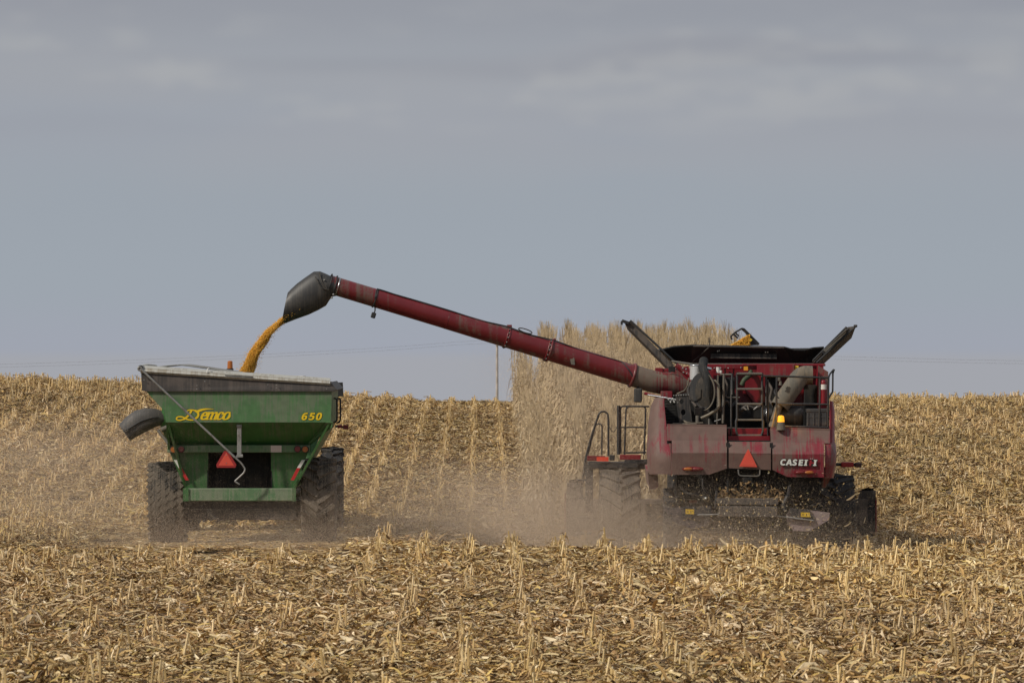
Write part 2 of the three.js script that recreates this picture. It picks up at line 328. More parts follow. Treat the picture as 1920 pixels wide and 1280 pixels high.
// a metre of a cut row: stubs with torn sheaths
function stubble(n) {
  const L = new Leafy();
  for (let i = 0; i < n; i++) {
    const z = (i + rr(0.1, 0.9)) / n - 0.5, x = gauss() * 0.06, h = rnd() < 0.28 ? rr(0.28, 0.46) : rr(0.11, 0.34), lean = V(gauss() * 0.2, 1, gauss() * 0.24).normalize(), p = V(x, -0.03, z), q = p.clone().addScaledVector(lean, h + 0.03), c = pick([[0.72, 0.61, 0.40], [0.58, 0.47, 0.27], [0.52, 0.40, 0.20], [0.64, 0.52, 0.30], [0.46, 0.35, 0.18]]), r = rr(0.009, 0.014);
    L.stalk(p, q, r * 1.15, r, c, 5, [0.62, 0.55, 0.42]);
    for (let k = 0; k < 6; k++) {                                // torn sheath and leaf ends
      const a = rr(0, 6.28), y0 = rr(0.2, 0.95) * h, len = rr(0.08, 0.30), up = rr(-0.2, 1), o = V(Math.cos(a), 0, Math.sin(a)), pts = [];
      for (let j = 0; j <= 4; j++) { const t = j / 4; pts.push(p.clone().addScaledVector(lean, y0).addScaledVector(o, r + t * len * 0.65).add(V(0, t * len * up - t * t * len * 0.75, 0))); }
      const s = V(-o.z, 0.3 * gauss(), o.x).normalize(); L.ribbon(pts, () => s.clone(), (t) => rr(0.007, 0.018) * (1.1 - 0.75 * t), straw(1.12), 0.3);
    }
    if (rnd() < 0.25) { const s = straw(); const a = q.clone().add(V(0, -0.02, 0)), b = a.clone().add(V(gauss() * 0.18, -rr(0, 0.15), gauss() * 0.18)); L.stalk(a, b, r * 0.9, r * 0.7, s, 4); } // snapped top
  }
  return L.build();
}
const tint = (x, z) => {                                         // slow drifts of tone over the field
  const n = noise(x * 0.22 + 11, z * 0.07 + 5), m = noise(x * 0.9 + 3, z * 0.4 + 8), v = 0.74 + 0.27 * n + 0.24 * (m - 0.5) + gauss() * 0.05;
  const yell = 0.5 + 0.5 * noise(x * 0.15 + 31, z * 0.1 + 9);
  return [v * 1.08, v * (0.955 + 0.02 * yell), v * (0.79 + 0.16 * (1 - yell))];
};
const CORN_X0 = ROW0 + ROW * 1, CORN_ROWS = 9, CORN_D0 = 100.2, CORN_D1 = 160;
const inCorn = (x, d) => d > CORN_D0 && x > CORN_X0 - 0.4 && x < CORN_X0 + (CORN_ROWS - 1) * ROW + 0.4;
{
  const litter = [], stubs = [];
  for (let d = 46; d < 186; d += 0.5) for (let x = -27; x < 27; x += 0.5) {
    const xx = x + rr(-0.25, 0.25), dd = d + rr(-0.25, 0.25); if (!inView(xx, dd) || (inCorn(xx, dd) && xx > CORN_X0 + 1.6)) continue;
    const cr = crushed(xx, dd); if (noise(xx * 1.4 + 7, dd * 1.1 + 2) < 0.20) continue;
    if (Math.cos((xx - ROW0) / ROW * 6.283) < -0.2 && rnd() < 0.28) continue;
    const pile = step(0.66, 0.9, noise(xx * 1.1 + 90, dd * 0.8 + 20)), s = rr(0.85, 1.25), row = Math.cos((xx - ROW0) / ROW * 6.283);
    litter.push({ m: place(xx, ground(xx, -dd) + 0.01 * row, -dd, rr(0, 6.28), s, s * (0.76 + 0.2 * row + 0.6 * pile) * (1 - 0.65 * cr)), c: tint(xx, -dd) });
  }
  for (let k = -38; k < 34; k++) for (let d = 46; d < 186; d += 1) {
    const x = ROW0 + k * ROW + gauss() * 0.03, dd = d + rr(-0.2, 0.2); if (rnd() < 1.15 * crushed(x, dd)) continue; if (!inView(x, dd) || inCorn(x, dd)) continue;
    if (rnd() < 0.08 + (x < 0 ? 0.42 : 0.28) * step(80, 74, dd) + 0.6 * step(0.45, 0.22, noise(x * 1.7 + 40, dd * 0.6 + 3))) continue;
    const s = rr(0.8, 1.2) * (x < -6 && dd > 130 ? 1.2 : 1);
    stubs.push({ m: place(x, ground(x, -dd), -dd, rnd() < 0.5 ? 0 : Math.PI, 1, s), c: ((k) => tint(x, -dd).map((v) => v * k))(rr(1.0, 1.3) * (1 + 0.12 * step(95, 115, dd))) });  // stubs on the far rise tinted brighter: sunlight they catch is in the colour
  }
  const lg = [], sg = []; for (let i = 0; i < 7; i++) lg.push(litterPatch(270, 0.46)); for (let i = 0; i < 6; i++) sg.push(stubble(6));
  strew('corn_litter', 'trampled mat of dry corn leaves, husks and stalk pieces covering the whole field', 'crop residue', lg, litter);
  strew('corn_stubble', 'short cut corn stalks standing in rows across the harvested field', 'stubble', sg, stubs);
}
// standing corn, dry and pale, in the strip the combine has still to cut
function cornPlant() {
  const L = new Leafy(), H = rr(1.95, 2.3), c0 = [0.44, 0.34, 0.21], lean = V(gauss() * 0.04, 1, gauss() * 0.04), at = (y) => V(lean.x * y + Math.sin(y * 2) * 0.012, y, lean.z * y);
  for (let i = 0; i < 4; i++) L.stalk(at(H * i / 4), at(H * (i + 1) / 4), 0.014 - 0.0022 * i, 0.012 - 0.0022 * i, c0, 4);
  const a0 = rr(0, 6.28);
  for (let k = 0; k < 17; k++) {
    const y = 0.2 + (H - 0.22) * k / 17 + rr(-0.05, 0.05), a = a0 + (k % 2) * Math.PI + gauss() * 0.5, len = rr(0.45, 0.82) * (k < 4 ? 0.8 : 1 - 0.055 * Math.max(0, k - 6)), o = V(Math.cos(a), 0, Math.sin(a)), up = rr(0.2, 1.1), dr = rr(0.9, 2.0), pts = [], tw = gauss() * 1.6, s = V(-o.z, 0, o.x), pal = rr(0.8, 1.25), q = rnd();
    for (let j = 0; j <= 6; j++) { const t = j / 6; pts.push(at(y).addScaledVector(o, len * (0.75 * t - 0.3 * t * t)).add(V(gauss() * 0.012, len * (up * t - dr * t * t * 0.8), gauss() * 0.012))); }
    L.ribbon(pts, (t) => s.clone().applyAxisAngle(o, tw * t), (t) => 0.0145 * (1.05 - 0.9 * t * t), [(0.46 + 0.06 * q) * pal, (0.35 + 0.045 * q) * pal, (0.195 + 0.05 * q) * pal]);
  }
  { const a = rr(0, 6.28), o = V(Math.cos(a), 0, Math.sin(a)), b = at(H * 0.48), e = b.clone().addScaledVector(o, 0.12).add(V(0, -0.17, 0)); L.stalk(b, e, 0.03, 0.018, [0.56, 0.47, 0.32], 6, [0.4, 0.3, 0.2]); }
  for (let k = 0; k < 6; k++) { const a = rr(0, 6.28), sp = k ? rr(0.12, 0.4) : 0, b = at(H - 0.02), e = b.clone().add(V(Math.cos(a) * sp * 0.3, rr(0.22, 0.36), Math.sin(a) * sp * 0.3)); L.stalk(b, e, 0.0055, 0.003, [0.47, 0.36, 0.215], 3); }
  return L.build();
}
{
  const list = [];
  for (let k = 0; k < CORN_ROWS; k++) for (let d = CORN_D0 + rr(0, 0.2); d < CORN_D1; d += rr(0.13, 0.20)) {
    if (k === 0 && rnd() < 0.15) continue;
    const x = CORN_X0 + k * ROW + gauss() * (k === 0 ? 0.14 : 0.04), s = (k === 0 ? rr(0.55, 0.98) : rr(1.0, 1.2)), v = rr(0.86, 1.1);
    list.push({ m: place(x, ground(x, -d) - 0.02, -d, rr(0, 6.28), s, s, QY(0)), c: [v, v * 0.985, v * 0.97] });
  }
  const g = []; for (let i = 0; i < 8; i++) g.push(cornPlant());
  strew('standing_corn', 'strip of tall pale dry standing corn ahead of the red combine', 'corn crop', g, list);
}
// ---------------------------------------------------------------- the grain cart
const CB = V(-4.40, -0.03, -88);
{
  const cart = thing('grain_cart', 'green two-wheeled grain cart receiving the stream of corn, left of the red combine', 'grain cart', CB), P = frame(88, CB), body = sub(cart, 'hopper');
  const FR = 4.1;                                              // length of the hopper
  // dark extension above the green panel, higher on its left
  part(body, 'rear_extension', slab([P(266, 732, 0.02), P(632, 730.5, 0.02), P(619, 716, 0.05), P(264, 696, 0.05)], 0.03, REAR), M.cartDark);
  part(body, 'side_extension', [slab([P(632, 730.5, 0.05), P(619, 716, 0.05), P(619, 716, 0.05).add(V(0, 0, -FR)), P(632, 730.5, 0.05).add(V(0, 0, -FR))], 0.03, V(1, 0, 0)), slab([P(266, 732, 0.05), P(264, 696, 0.05), P(264, 696, 0.05).add(V(0, 0, -FR)), P(266, 732, 0.05).add(V(0, 0, -FR))], 0.03, V(-1, 0, 0)), slab([P(266, 732, FR), P(632, 730, FR), P(619, 716, FR), P(264, 696, FR)], 0.03, REAR)], M.cartDark);
  for (const [x, y] of [[384, 715], [369, 723], [369, 729], [502, 721], [518, 722], [518, 727], [523, 731], [362, 733], [612, 729], [270, 712]]) part(body, 'bolt', new THREE.SphereGeometry(0.011, 8, 6).translate(...P(x, y, 0.0).add(V(0, 0, 0.015)).toArray()), M.steel);
  part(body, 'flange', box(P(450, 732, 0).add(V(0, 0, 0.02)), 3.5, 0.03, 0.05), M.cartDark);
  // upper panel
  const up = [P(308, 771, 0), P(311, 791.5, 0), P(620, 791.5, 0), P(622, 732.5, 0), P(273, 732.5, 0)];
  part(body, 'rear_panel', slab(up, 0.04, REAR), M.greenDust, 'upright green rear panel carrying yellow lettering');
  part(body, 'side_panel', slab([P(621.5, 732.5, 0.045), P(620, 791, 0.045), P(620, 791, 0).add(V(0, 0, -FR)), P(621.5, 732.5, 0).add(V(0, 0, -FR))], 0.04, V(1, 0, 0)), M.green);
  part(body, 'side_panel', slab([P(273, 732.5, 0.045), P(308, 771, 0.045), P(308, 771, 0).add(V(0, 0, -FR)), P(273, 732.5, 0).add(V(0, 0, -FR))], 0.04, V(-1, 0, 0)), M.green);
  part(body, 'side_panel', slab([P(308, 771, 0.05), P(311, 791, 0.05), P(315, 848, 0.5), P(315, 848, 3.6), P(308, 771, 0).add(V(0, 0, -FR))], 0.04, V(-1, 0, 0)), M.greenClean);
  // slope that runs in under the panel
  part(body, 'rear_slope', slab([P(312, 792, 0.02), P(619, 792, 0.02), P(577, 836, 0.62), P(316, 836, 0.62)], 0.03, V(0, -1, 1)), M.greenClean);
  part(body, 'side_slope', slab([P(620, 792, 0.0), P(620, 792, 0).add(V(0, 0, -FR)), P(552, 918, 0.66).add(V(0, 0, -2.9)), P(552, 918, 0.66)], 0.04, V(1, -1, 0)), M.green);
  part(body, 'corner_strip', slab([P(611, 792, -0.004), P(623, 792, -0.004), P(622, 801, 0.03), P(582, 834, 0.55), P(575, 834, 0.55)], 0.02, REAR), M.greenDust);
  part(body, 'side_slope', slab([P(312, 792, 0.05), P(312, 792, 0.05).add(V(0, 0, -FR)), P(347, 918, 0.66).add(V(0, 0, -2.9)), P(347, 918, 0.66)], 0.04, V(-1, -1, 0)), M.green);
  part(body, 'front_panel', slab([P(273, 733, 0).add(V(0, 0, -FR)), P(622, 733, 0).add(V(0, 0, -FR)), P(552, 918, 0.66).add(V(0, 0, -2.9)), P(347, 918, 0.66).add(V(0, 0, -2.9))], 0.04, V(0, 0, -1)), M.green);
  // lower rear panel, in three fields: green, dark hatch, green
  part(body, 'lower_panel', slab([P(318, 848, 0.58), P(390, 848, 0.58), P(390, 916, 0.64), P(347, 916, 0.64)], 0.04, REAR), M.greenClean);
  part(body, 'lower_panel', slab([P(508, 848, 0.58), P(577, 848, 0.58), P(552, 916, 0.64), P(508, 916, 0.64)], 0.04, REAR), M.greenClean);
  part(body, 'clean_out_recess', [slab([P(388, 846, 0.95), P(510, 846, 0.95), P(510, 918, 0.95), P(388, 918, 0.95)], 0.03, REAR), slab([P(390, 848, 0.6), P(390, 916, 0.62), P(390, 916, 0.95), P(390, 848, 0.95)], 0.02, V(1, 0, 0)), slab([P(508, 848, 0.6), P(508, 916, 0.62), P(508, 916, 0.95), P(508, 848, 0.95)], 0.02, V(-1, 0, 0)), slab([P(390, 849, 0.6), P(508, 849, 0.6), P(508, 849, 0.95), P(390, 849, 0.95)], 0.02, V(0, -1, 0))], M.dark, 'dark hatch recess');
  part(cart, 'light_bar', box(P(448, 841, 0.52), 2.64, 0.135, 0.12), M.greenPale);
  const lamp = (x, y, m, l) => { const c = P(x, y, 0.44), g = sub(cart, 'tail_light', l); part(g, 'bezel', new THREE.CylinderGeometry(0.064, 0.068, 0.05, 24).rotateX(Math.PI / 2).translate(c.x, c.y, c.z - 0.01), M.black); part(g, 'lens', [new THREE.CylinderGeometry(0.052, 0.055, 0.06, 24).rotateX(Math.PI / 2).translate(c.x, c.y, c.z)], m); };
  lamp(325, 842.5, M.amber, 'round amber tail light, left outer'); lamp(339.5, 842, M.lensRed, 'round red tail light, left inner'); lamp(557.5, 841.5, M.lensRed, 'round red tail light, right inner'); lamp(572, 842, M.amber, 'round amber tail light, right outer');
  { const c = document.createElement('canvas'); c.width = 160; c.height = 96; const x = c.getContext('2d'); x.fillStyle = '#c9bdb4'; x.fillRect(0, 0, 160, 96); x.fillStyle = '#9c7c78'; for (let i = 0; i < 7; i++) { let p = 8; while (p < 146) { const w = 4 + rnd() * 16; x.fillRect(p, 10 + i * 12, Math.min(w, 150 - p), 4); p += w + 4; } } decal(cart, 'sticker', c, P(507.5, 847.5, 0.455), P(527.5, 847.5, 0.455), P(527.5, 835, 0.455), P(507.5, 835, 0.455), 0.004, 'small pale printed sticker'); }
  for (const s of [0, 1]) {                                    // reflective strips down both edges
    const e = s ? [[572, 862], [563, 877], [551, 900]] : [[325.5, 862], [334.5, 877], [347.5, 900]], w = 6.5, q = s ? -w : w, z = 0.53;
    part(cart, 'reflector_strip', slab([P(e[0][0], e[0][1], z), P(e[0][0] + q, e[0][1], z), P(e[1][0] + q, e[1][1], z), P(e[1][0], e[1][1], z)], 0.01, REAR), M.white, 'white reflector strip');
    part(cart, 'reflector_strip', slab([P(e[1][0], e[1][1], z), P(e[1][0] + q, e[1][1], z), P(e[2][0] + q, e[2][1], z), P(e[2][0], e[2][1], z)], 0.01, REAR), M.reflRed, 'red reflector strip');
  }
  // bumper beam, axle and wheels
  part(cart, 'bumper', box(P(449, 927, 0.34), 2.06, 0.235, 0.25, null, 0.02), M.greenPale);
  parts(cart, 'bumper_cap', [box(P(348, 927, 0.20), 0.10, 0.238, 0.02), box(P(551, 927, 0.20), 0.07, 0.238, 0.02)], M.green);
  part(cart, 'axle_beam', [box(P(456, 964, 1.3), 2.3, 0.2, 0.22), box(P(456, 948, 1.5), 2.25, 0.22, 0.5)], M.cartDark);
  part(cart, 'drawbar', [box(V(0, 0.62, -4.4), 0.18, 0.22, 4), box(P(420, 960, 2.4), 0.14, 0.25, 2.2), box(P(500, 960, 2.4), 0.14, 0.25, 2.2)], M.cartDark);
  const tl = P(314, 943, 1.6), tr = P(598, 942, 1.6);
  wheel(cart, tl, 0.765, 0.65, 'diamond', M.tyre, M.greenClean, 'left wheel with diamond tread flotation tyre').rotation.z = 0.02;
  wheel(cart, tr, 0.79, 0.64, 'lug', M.tyre, M.greenClean, 'right wheel with worn lug tread tyre');
  // roll tarp: pale cap along the rear rim, roll, bows
  part(cart, 'tarp_edge', slab([P(263, 695.5, -0.01), P(619, 718.5, -0.01), P(618, 713.5, 0.05), P(264, 689, 0.05)], 0.05, REAR), M.tarp);
  part(cart, 'tarp', slab([P(264, 690, 0.03), P(618, 714, 0.03), P(618, 714, 0.03).add(V(0, 0.05, -0.5)), P(264, 690, 0.03).add(V(0, 0.05, -0.5))], 0.02, V(0, 1, 0)), M.tarp);
  part(cart, 'tarp_roll', [tube([P(263, 690, 0.0), P(262, 690, 0).add(V(0, 0.02, -2)), P(262, 690, 0).add(V(0, 0, -FR))], 0.055, 12)], M.tarp);
  for (const k of [0.6, 1.7, 2.8]) part(cart, 'tarp_bow', tube([P(268, 692, 0).add(V(0, 0, -k)), P(300, 689, 0).add(V(0, 0.02, -k)), P(340, 687.5, 0).add(V(0, 0.03, -k)), P(450, 700, 0).add(V(0, 0, -k)), P(615, 716, 0).add(V(0, -0.02, -k))], 0.014, 6), M.steel);
  part(cart, 'tarp_stay', tube([P(388, 699, 0.02), P(389, 692, 0.05), P(391, 690, 0.3)], 0.012, 6), M.white);
  part(cart, 'rim_strap', [box(P(448, 705, -0.02), 0.52, 0.02, 0.01, [0, 0, -0.06])], M.black);
  // crank rod with its handle, and the rest it hangs on
  part(cart, 'crank_joint', [new THREE.TorusGeometry(0.035, 0.015, 8, 16).translate(...P(262, 691, -0.08).toArray()), bar(P(258, 688, -0.05), P(268, 694, -0.05), 0.03)], M.steel);
  part(cart, 'crank_rod', [bar(P(264, 692, -0.08), P(440, 857, -0.05), 0.021, 0.021, 10), tube([P(440, 857, -0.05), P(452, 868, -0.04), P(459, 879, -0.04), P(456, 887, -0.04), P(441, 901, -0.04), P(440, 902, -0.04), P(449, 908, -0.04)], 0.016, 8, 0.3, 40)], M.steel);
  part(cart, 'crank_rest', [box(P(448.5, 827, 0.1), 0.082, 0.56, 0.04), box(P(448.5, 798, 0.16), 0.1, 0.05, 0.2), box(P(449, 855, 0.02), 0.12, 0.035, 0.12), bar(P(440, 858, -0.02), P(455, 853, -0.02), 0.02)], M.steel);
  { const t = sub(cart, 'slow_vehicle_sign', 'red-orange slow vehicle triangle hung on the crank rod'), z = 0.35; // triangle with blunt corners
    part(t, 'border', slab([[405, 871], [406.5, 876.5], [440.5, 876.5], [443, 871], [427, 845], [420, 845]].map(([x, y]) => P(x, y, z)), 0.012, REAR), M.smvDark);
    part(t, 'centre', slab([[409, 872.5], [438.5, 872.5], [424, 848]].map(([x, y]) => P(x, y, z - 0.004)), 0.006, REAR), M.smv);
    parts(t, 'bolt', [[424, 853], [424, 868]].map(([x, y]) => new THREE.SphereGeometry(0.01, 8, 6).translate(...P(x, y, z - 0.006).toArray())), M.steel); }
  // folded unloading spout on the left
  { const a = sub(cart, 'unloading_spout', 'dark rubber spout of the folded unloading auger');
    const ring = (cx, cy, z, hx, hy, dz) => { const o = []; for (let i = 0; i < 24; i++) { const t = i / 24 * 6.283, c = Math.cos(t), s = Math.sin(t), k = Math.pow(Math.abs(c) ** 3 + Math.abs(s) ** 3, -1 / 3); o.push(P(cx + hx * c * k, cy + hy * c * k, z - dz * s * k)); } return o; };
    part(a, 'hood', loft([ring(309, 783, 0.9, 3, 12, 0.20), ring(298, 781, 0.9, 5, 15, 0.24), ring(280, 783.5, 0.9, 8, 18.5, 0.27), ring(262, 790, 0.9, 9.5, 20.5, 0.28), ring(247, 799.5, 0.9, 10.4, 18.5, 0.27), ring(233.5, 811, 0.9, 10.8, 15.2, 0.25), ring(233.2, 811.4, 0.9, 8.6, 12.8, 0.2), ring(240, 805, 0.9, 6, 9, 0.15), ring(262, 792, 0.9, 1, 1, 0.02)]), M.spoutRubber);
    part(a, 'seam', [tube([P(231, 809, 0.62), P(245, 801, 0.615), P(262, 790.5, 0.61), P(280, 784.5, 0.62), P(297, 782, 0.655)], 0.014, 6)], M.black);
    part(a, 'auger_tube', [bar(P(312, 783, 0.9), P(304, 783, 0.9), 0.21, 0.21, 20), bar(P(312, 783, 0.9), P(330, 820, 1.2), 0.17, 0.19, 18)], M.greenClean);
    part(a, 'support_arm', [bar(P(296, 806, 0.6), P(316, 832, 0.5), 0.03), bar(P(316, 800, 0.5), P(302, 806, 0.5), 0.05)], M.grey); }
  // ladder loops on the right side
  for (const [x, z] of [[625.5, 0.7], [632, 2.4]]) part(cart, 'ladder', [tube([P(x, 746, z), P(x + 6, 749, z), P(x + 6, 788, z), P(x, 793, z)], 0.018, 6, 0.1), tube([P(x, 746, z + 0.45), P(x + 6, 749, z + 0.45), P(x + 6, 788, z + 0.45), P(x, 793, z + 0.45)], 0.018, 6, 0.1), bar(P(x + 6, 760, z), P(x + 6, 760, z + 0.45), 0.014), bar(P(x + 6, 775, z), P(x + 6, 775, z + 0.45), 0.014)], M.black);
  // lettering on the rear panel
  { const c = document.createElement('canvas'); c.width = 848; c.height = 220; const x = c.getContext('2d');   // 8 canvas pixels per frame pixel, origin at 326,764
    const draw = (fill, stroke, lw) => {
      x.lineJoin = 'round'; x.lineCap = 'round';
      x.save(); x.transform(1.0, 0, -0.2, 1, 36, 0); x.font = 'italic bold 214px serif'; x.strokeStyle = stroke; x.fillStyle = fill;
      for (const [s, px, k] of [['e', 372, 0.92], ['m', 455, 0.86], ['c', 612, 0.92], ['o', 694, 1.08]]) { x.save(); x.translate(px, 182); x.scale(k, 0.98); x.lineWidth = lw || 6; x.strokeText(s, 0, 0); x.fillText(s, 0, 0); x.restore(); }
      x.restore();
      const line = (w, f) => { x.lineWidth = w + lw; x.strokeStyle = stroke; x.beginPath(); f(); x.stroke(); };
      line(30, () => { x.moveTo(262, 44); x.bezierCurveTo(236, 96, 206, 140, 150, 172); });                                                  // leaning stem
      line(20, () => { x.moveTo(170, 160); x.bezierCurveTo(120, 196, 40, 204, 36, 168); x.bezierCurveTo(36, 132, 104, 128, 150, 152); x.bezierCurveTo(196, 182, 250, 196, 296, 182); }); // loop at its foot
      line(32, () => { x.moveTo(296, 178); x.bezierCurveTo(372, 150, 392, 84, 322, 50); });                                                  // bowl
      line(18, () => { x.moveTo(322, 50); x.bezierCurveTo(280, 30, 216, 30, 188, 58); x.bezierCurveTo(180, 70, 190, 78, 204, 72); });
      x.beginPath(); x.moveTo(318, 62); x.bezierCurveTo(370, 18, 470, 2, 596, 26); x.bezierCurveTo(500, 20, 420, 40, 352, 80); x.closePath(); x.lineWidth = lw || 4; x.strokeStyle = stroke; x.fillStyle = fill; x.stroke(); x.fill();   // sweep over the other letters
    };
    draw('#3a4a1c', '#3a4a1c', 9); draw('#dcb914', '#dcb914', 0);
    decal(cart, 'lettering', c, P(326, 791.2, -0.002), P(432, 791.2, -0.002), P(432, 763.7, -0.002), P(326, 763.7, -0.002), 0.004, 'yellow script maker name');
    const d = document.createElement('canvas'); d.width = 352; d.height = 160; const y = d.getContext('2d'); y.font = 'italic bold 148px sans-serif'; y.lineJoin = 'round';
    for (const [s, px] of [['6', 10], ['5', 122], ['0', 226]]) { y.save(); y.translate(px, 136); y.scale(1.12, 1.0); y.lineWidth = 12; y.strokeStyle = '#3a4a1c'; y.strokeText(s, 0, 0); y.fillStyle = '#dcb914'; y.strokeStyle = '#dcb914'; y.lineWidth = 3; y.strokeText(s, 0, 0); y.fillText(s, 0, 0); y.restore(); }
    decal(cart, 'model_number', d, P(562, 790, -0.002), P(606, 790, -0.002), P(606, 770, -0.002), P(562, 770, -0.002), 0.004, 'yellow number on the rear panel'); }
}
// ---------------------------------------------------------------- the tractor that pulls it, nearly hidden
{
  const B = V(-4.35, -0.03, -95), t = thing('tractor', 'tractor hidden behind the green grain cart, its mirror, beacon and rear tyre showing', 'tractor', B), P = frame(95, B);
  const wl = P(623, 921, 0).x;
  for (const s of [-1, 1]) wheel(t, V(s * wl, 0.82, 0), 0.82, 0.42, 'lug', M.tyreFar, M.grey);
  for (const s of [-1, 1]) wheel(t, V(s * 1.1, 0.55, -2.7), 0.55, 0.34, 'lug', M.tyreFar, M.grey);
  part(t, 'axle', [bar(V(-wl, 0.82, 0), V(wl, 0.82, 0), 0.13, 0.13, 14), box(V(0, 0.85, 0), 0.6, 0.6, 0.8)], M.dark);
  part(t, 'chassis', [box(V(0, 0.8, -1.6), 0.5, 0.45, 3.2), bar(V(-1.1, 0.55, -2.7), V(1.1, 0.55, -2.7), 0.07)], M.dark);
  part(t, 'hood', box(V(0, 1.45, -2.3), 0.85, 0.75, 1.9, null, 0.08), M.green);
  for (const s of [-1, 1]) part(t, 'fender', tube([V(s * 1.0, 1.1, 0.85), V(s * 1.0, 1.55, 0.6), V(s * 1.0, 1.75, 0), V(s * 1.0, 1.55, -0.6)], 0.12, 8), M.green);
  const c = sub(t, 'cab'); parts(c, 'cab_post', [-0.75, 0.75].flatMap((x) => [-1.1, 0.45].map((z) => bar(V(x, 1.2, z), V(x * 0.95, 2.98, z), 0.045))), M.black);
  part(c, 'window', [box(V(0, 2.1, -0.3), 1.44, 1.6, 1.46, null, 0.06)], M.glass); part(c, 'roof', box(V(0, 3.02, -0.3), 1.7, 0.14, 1.8, null, 0.05), M.white);
  const q = P(431, 685, 0.3), g = sub(t, 'beacon', 'amber beacon, unlit, on the cab roof');
  part(g, 'stem', [bar(V(q.x, 3.05, q.z), q.clone().add(V(0, -0.08, 0)), 0.022), bar(q.clone().add(V(0, -0.10, 0)), q.clone().add(V(0, -0.06, 0)), 0.07, 0.07, 16)], M.black);
  part(g, 'lens', [bar(q.clone().add(V(0, -0.06, 0)), q.clone().add(V(0, 0.075, 0)), 0.055, 0.05, 18), new THREE.SphereGeometry(0.05, 14, 8).scale(1, 0.4, 1).translate(q.x, q.y + 0.075, q.z)], M.amber);
  const m = P(637, 730, 0), mi = sub(t, 'mirror', 'black side mirror on a bent arm'); part(mi, 'housing', box(m, 0.13, 0.28, 0.11, [0, 0, 0.05], 0.04), M.black); part(mi, 'arm', tube([m.clone().add(V(-0.02, -0.1, -0.05)), m.clone().add(V(-0.15, -0.19, -0.1)), V(0.85, 2.5, -0.9)], 0.024, 8), M.black);
  const k = P(585, 711, 0.2); part(t, 'receiver', [new THREE.SphereGeometry(0.08, 16, 8).scale(1, 0.5, 1).translate(k.x, k.y, k.z), bar(V(k.x, 2.95, k.z), k, 0.02)], M.tarp);
  const r = P(643, 800, 0.3), l = sub(t, 'marker_light', 'red marker light at the right side'); part(l, 'arm', bar(P(628, 799, 0.3), P(646, 800.5, 0.3), 0.022), M.black); part(l, 'lens', [box(P(637, 799.5, 0.3), 0.09, 0.065, 0.06), box(P(648, 800.5, 0.3), 0.1, 0.09, 0.06, null, 0.02)], M.lensRed);
}
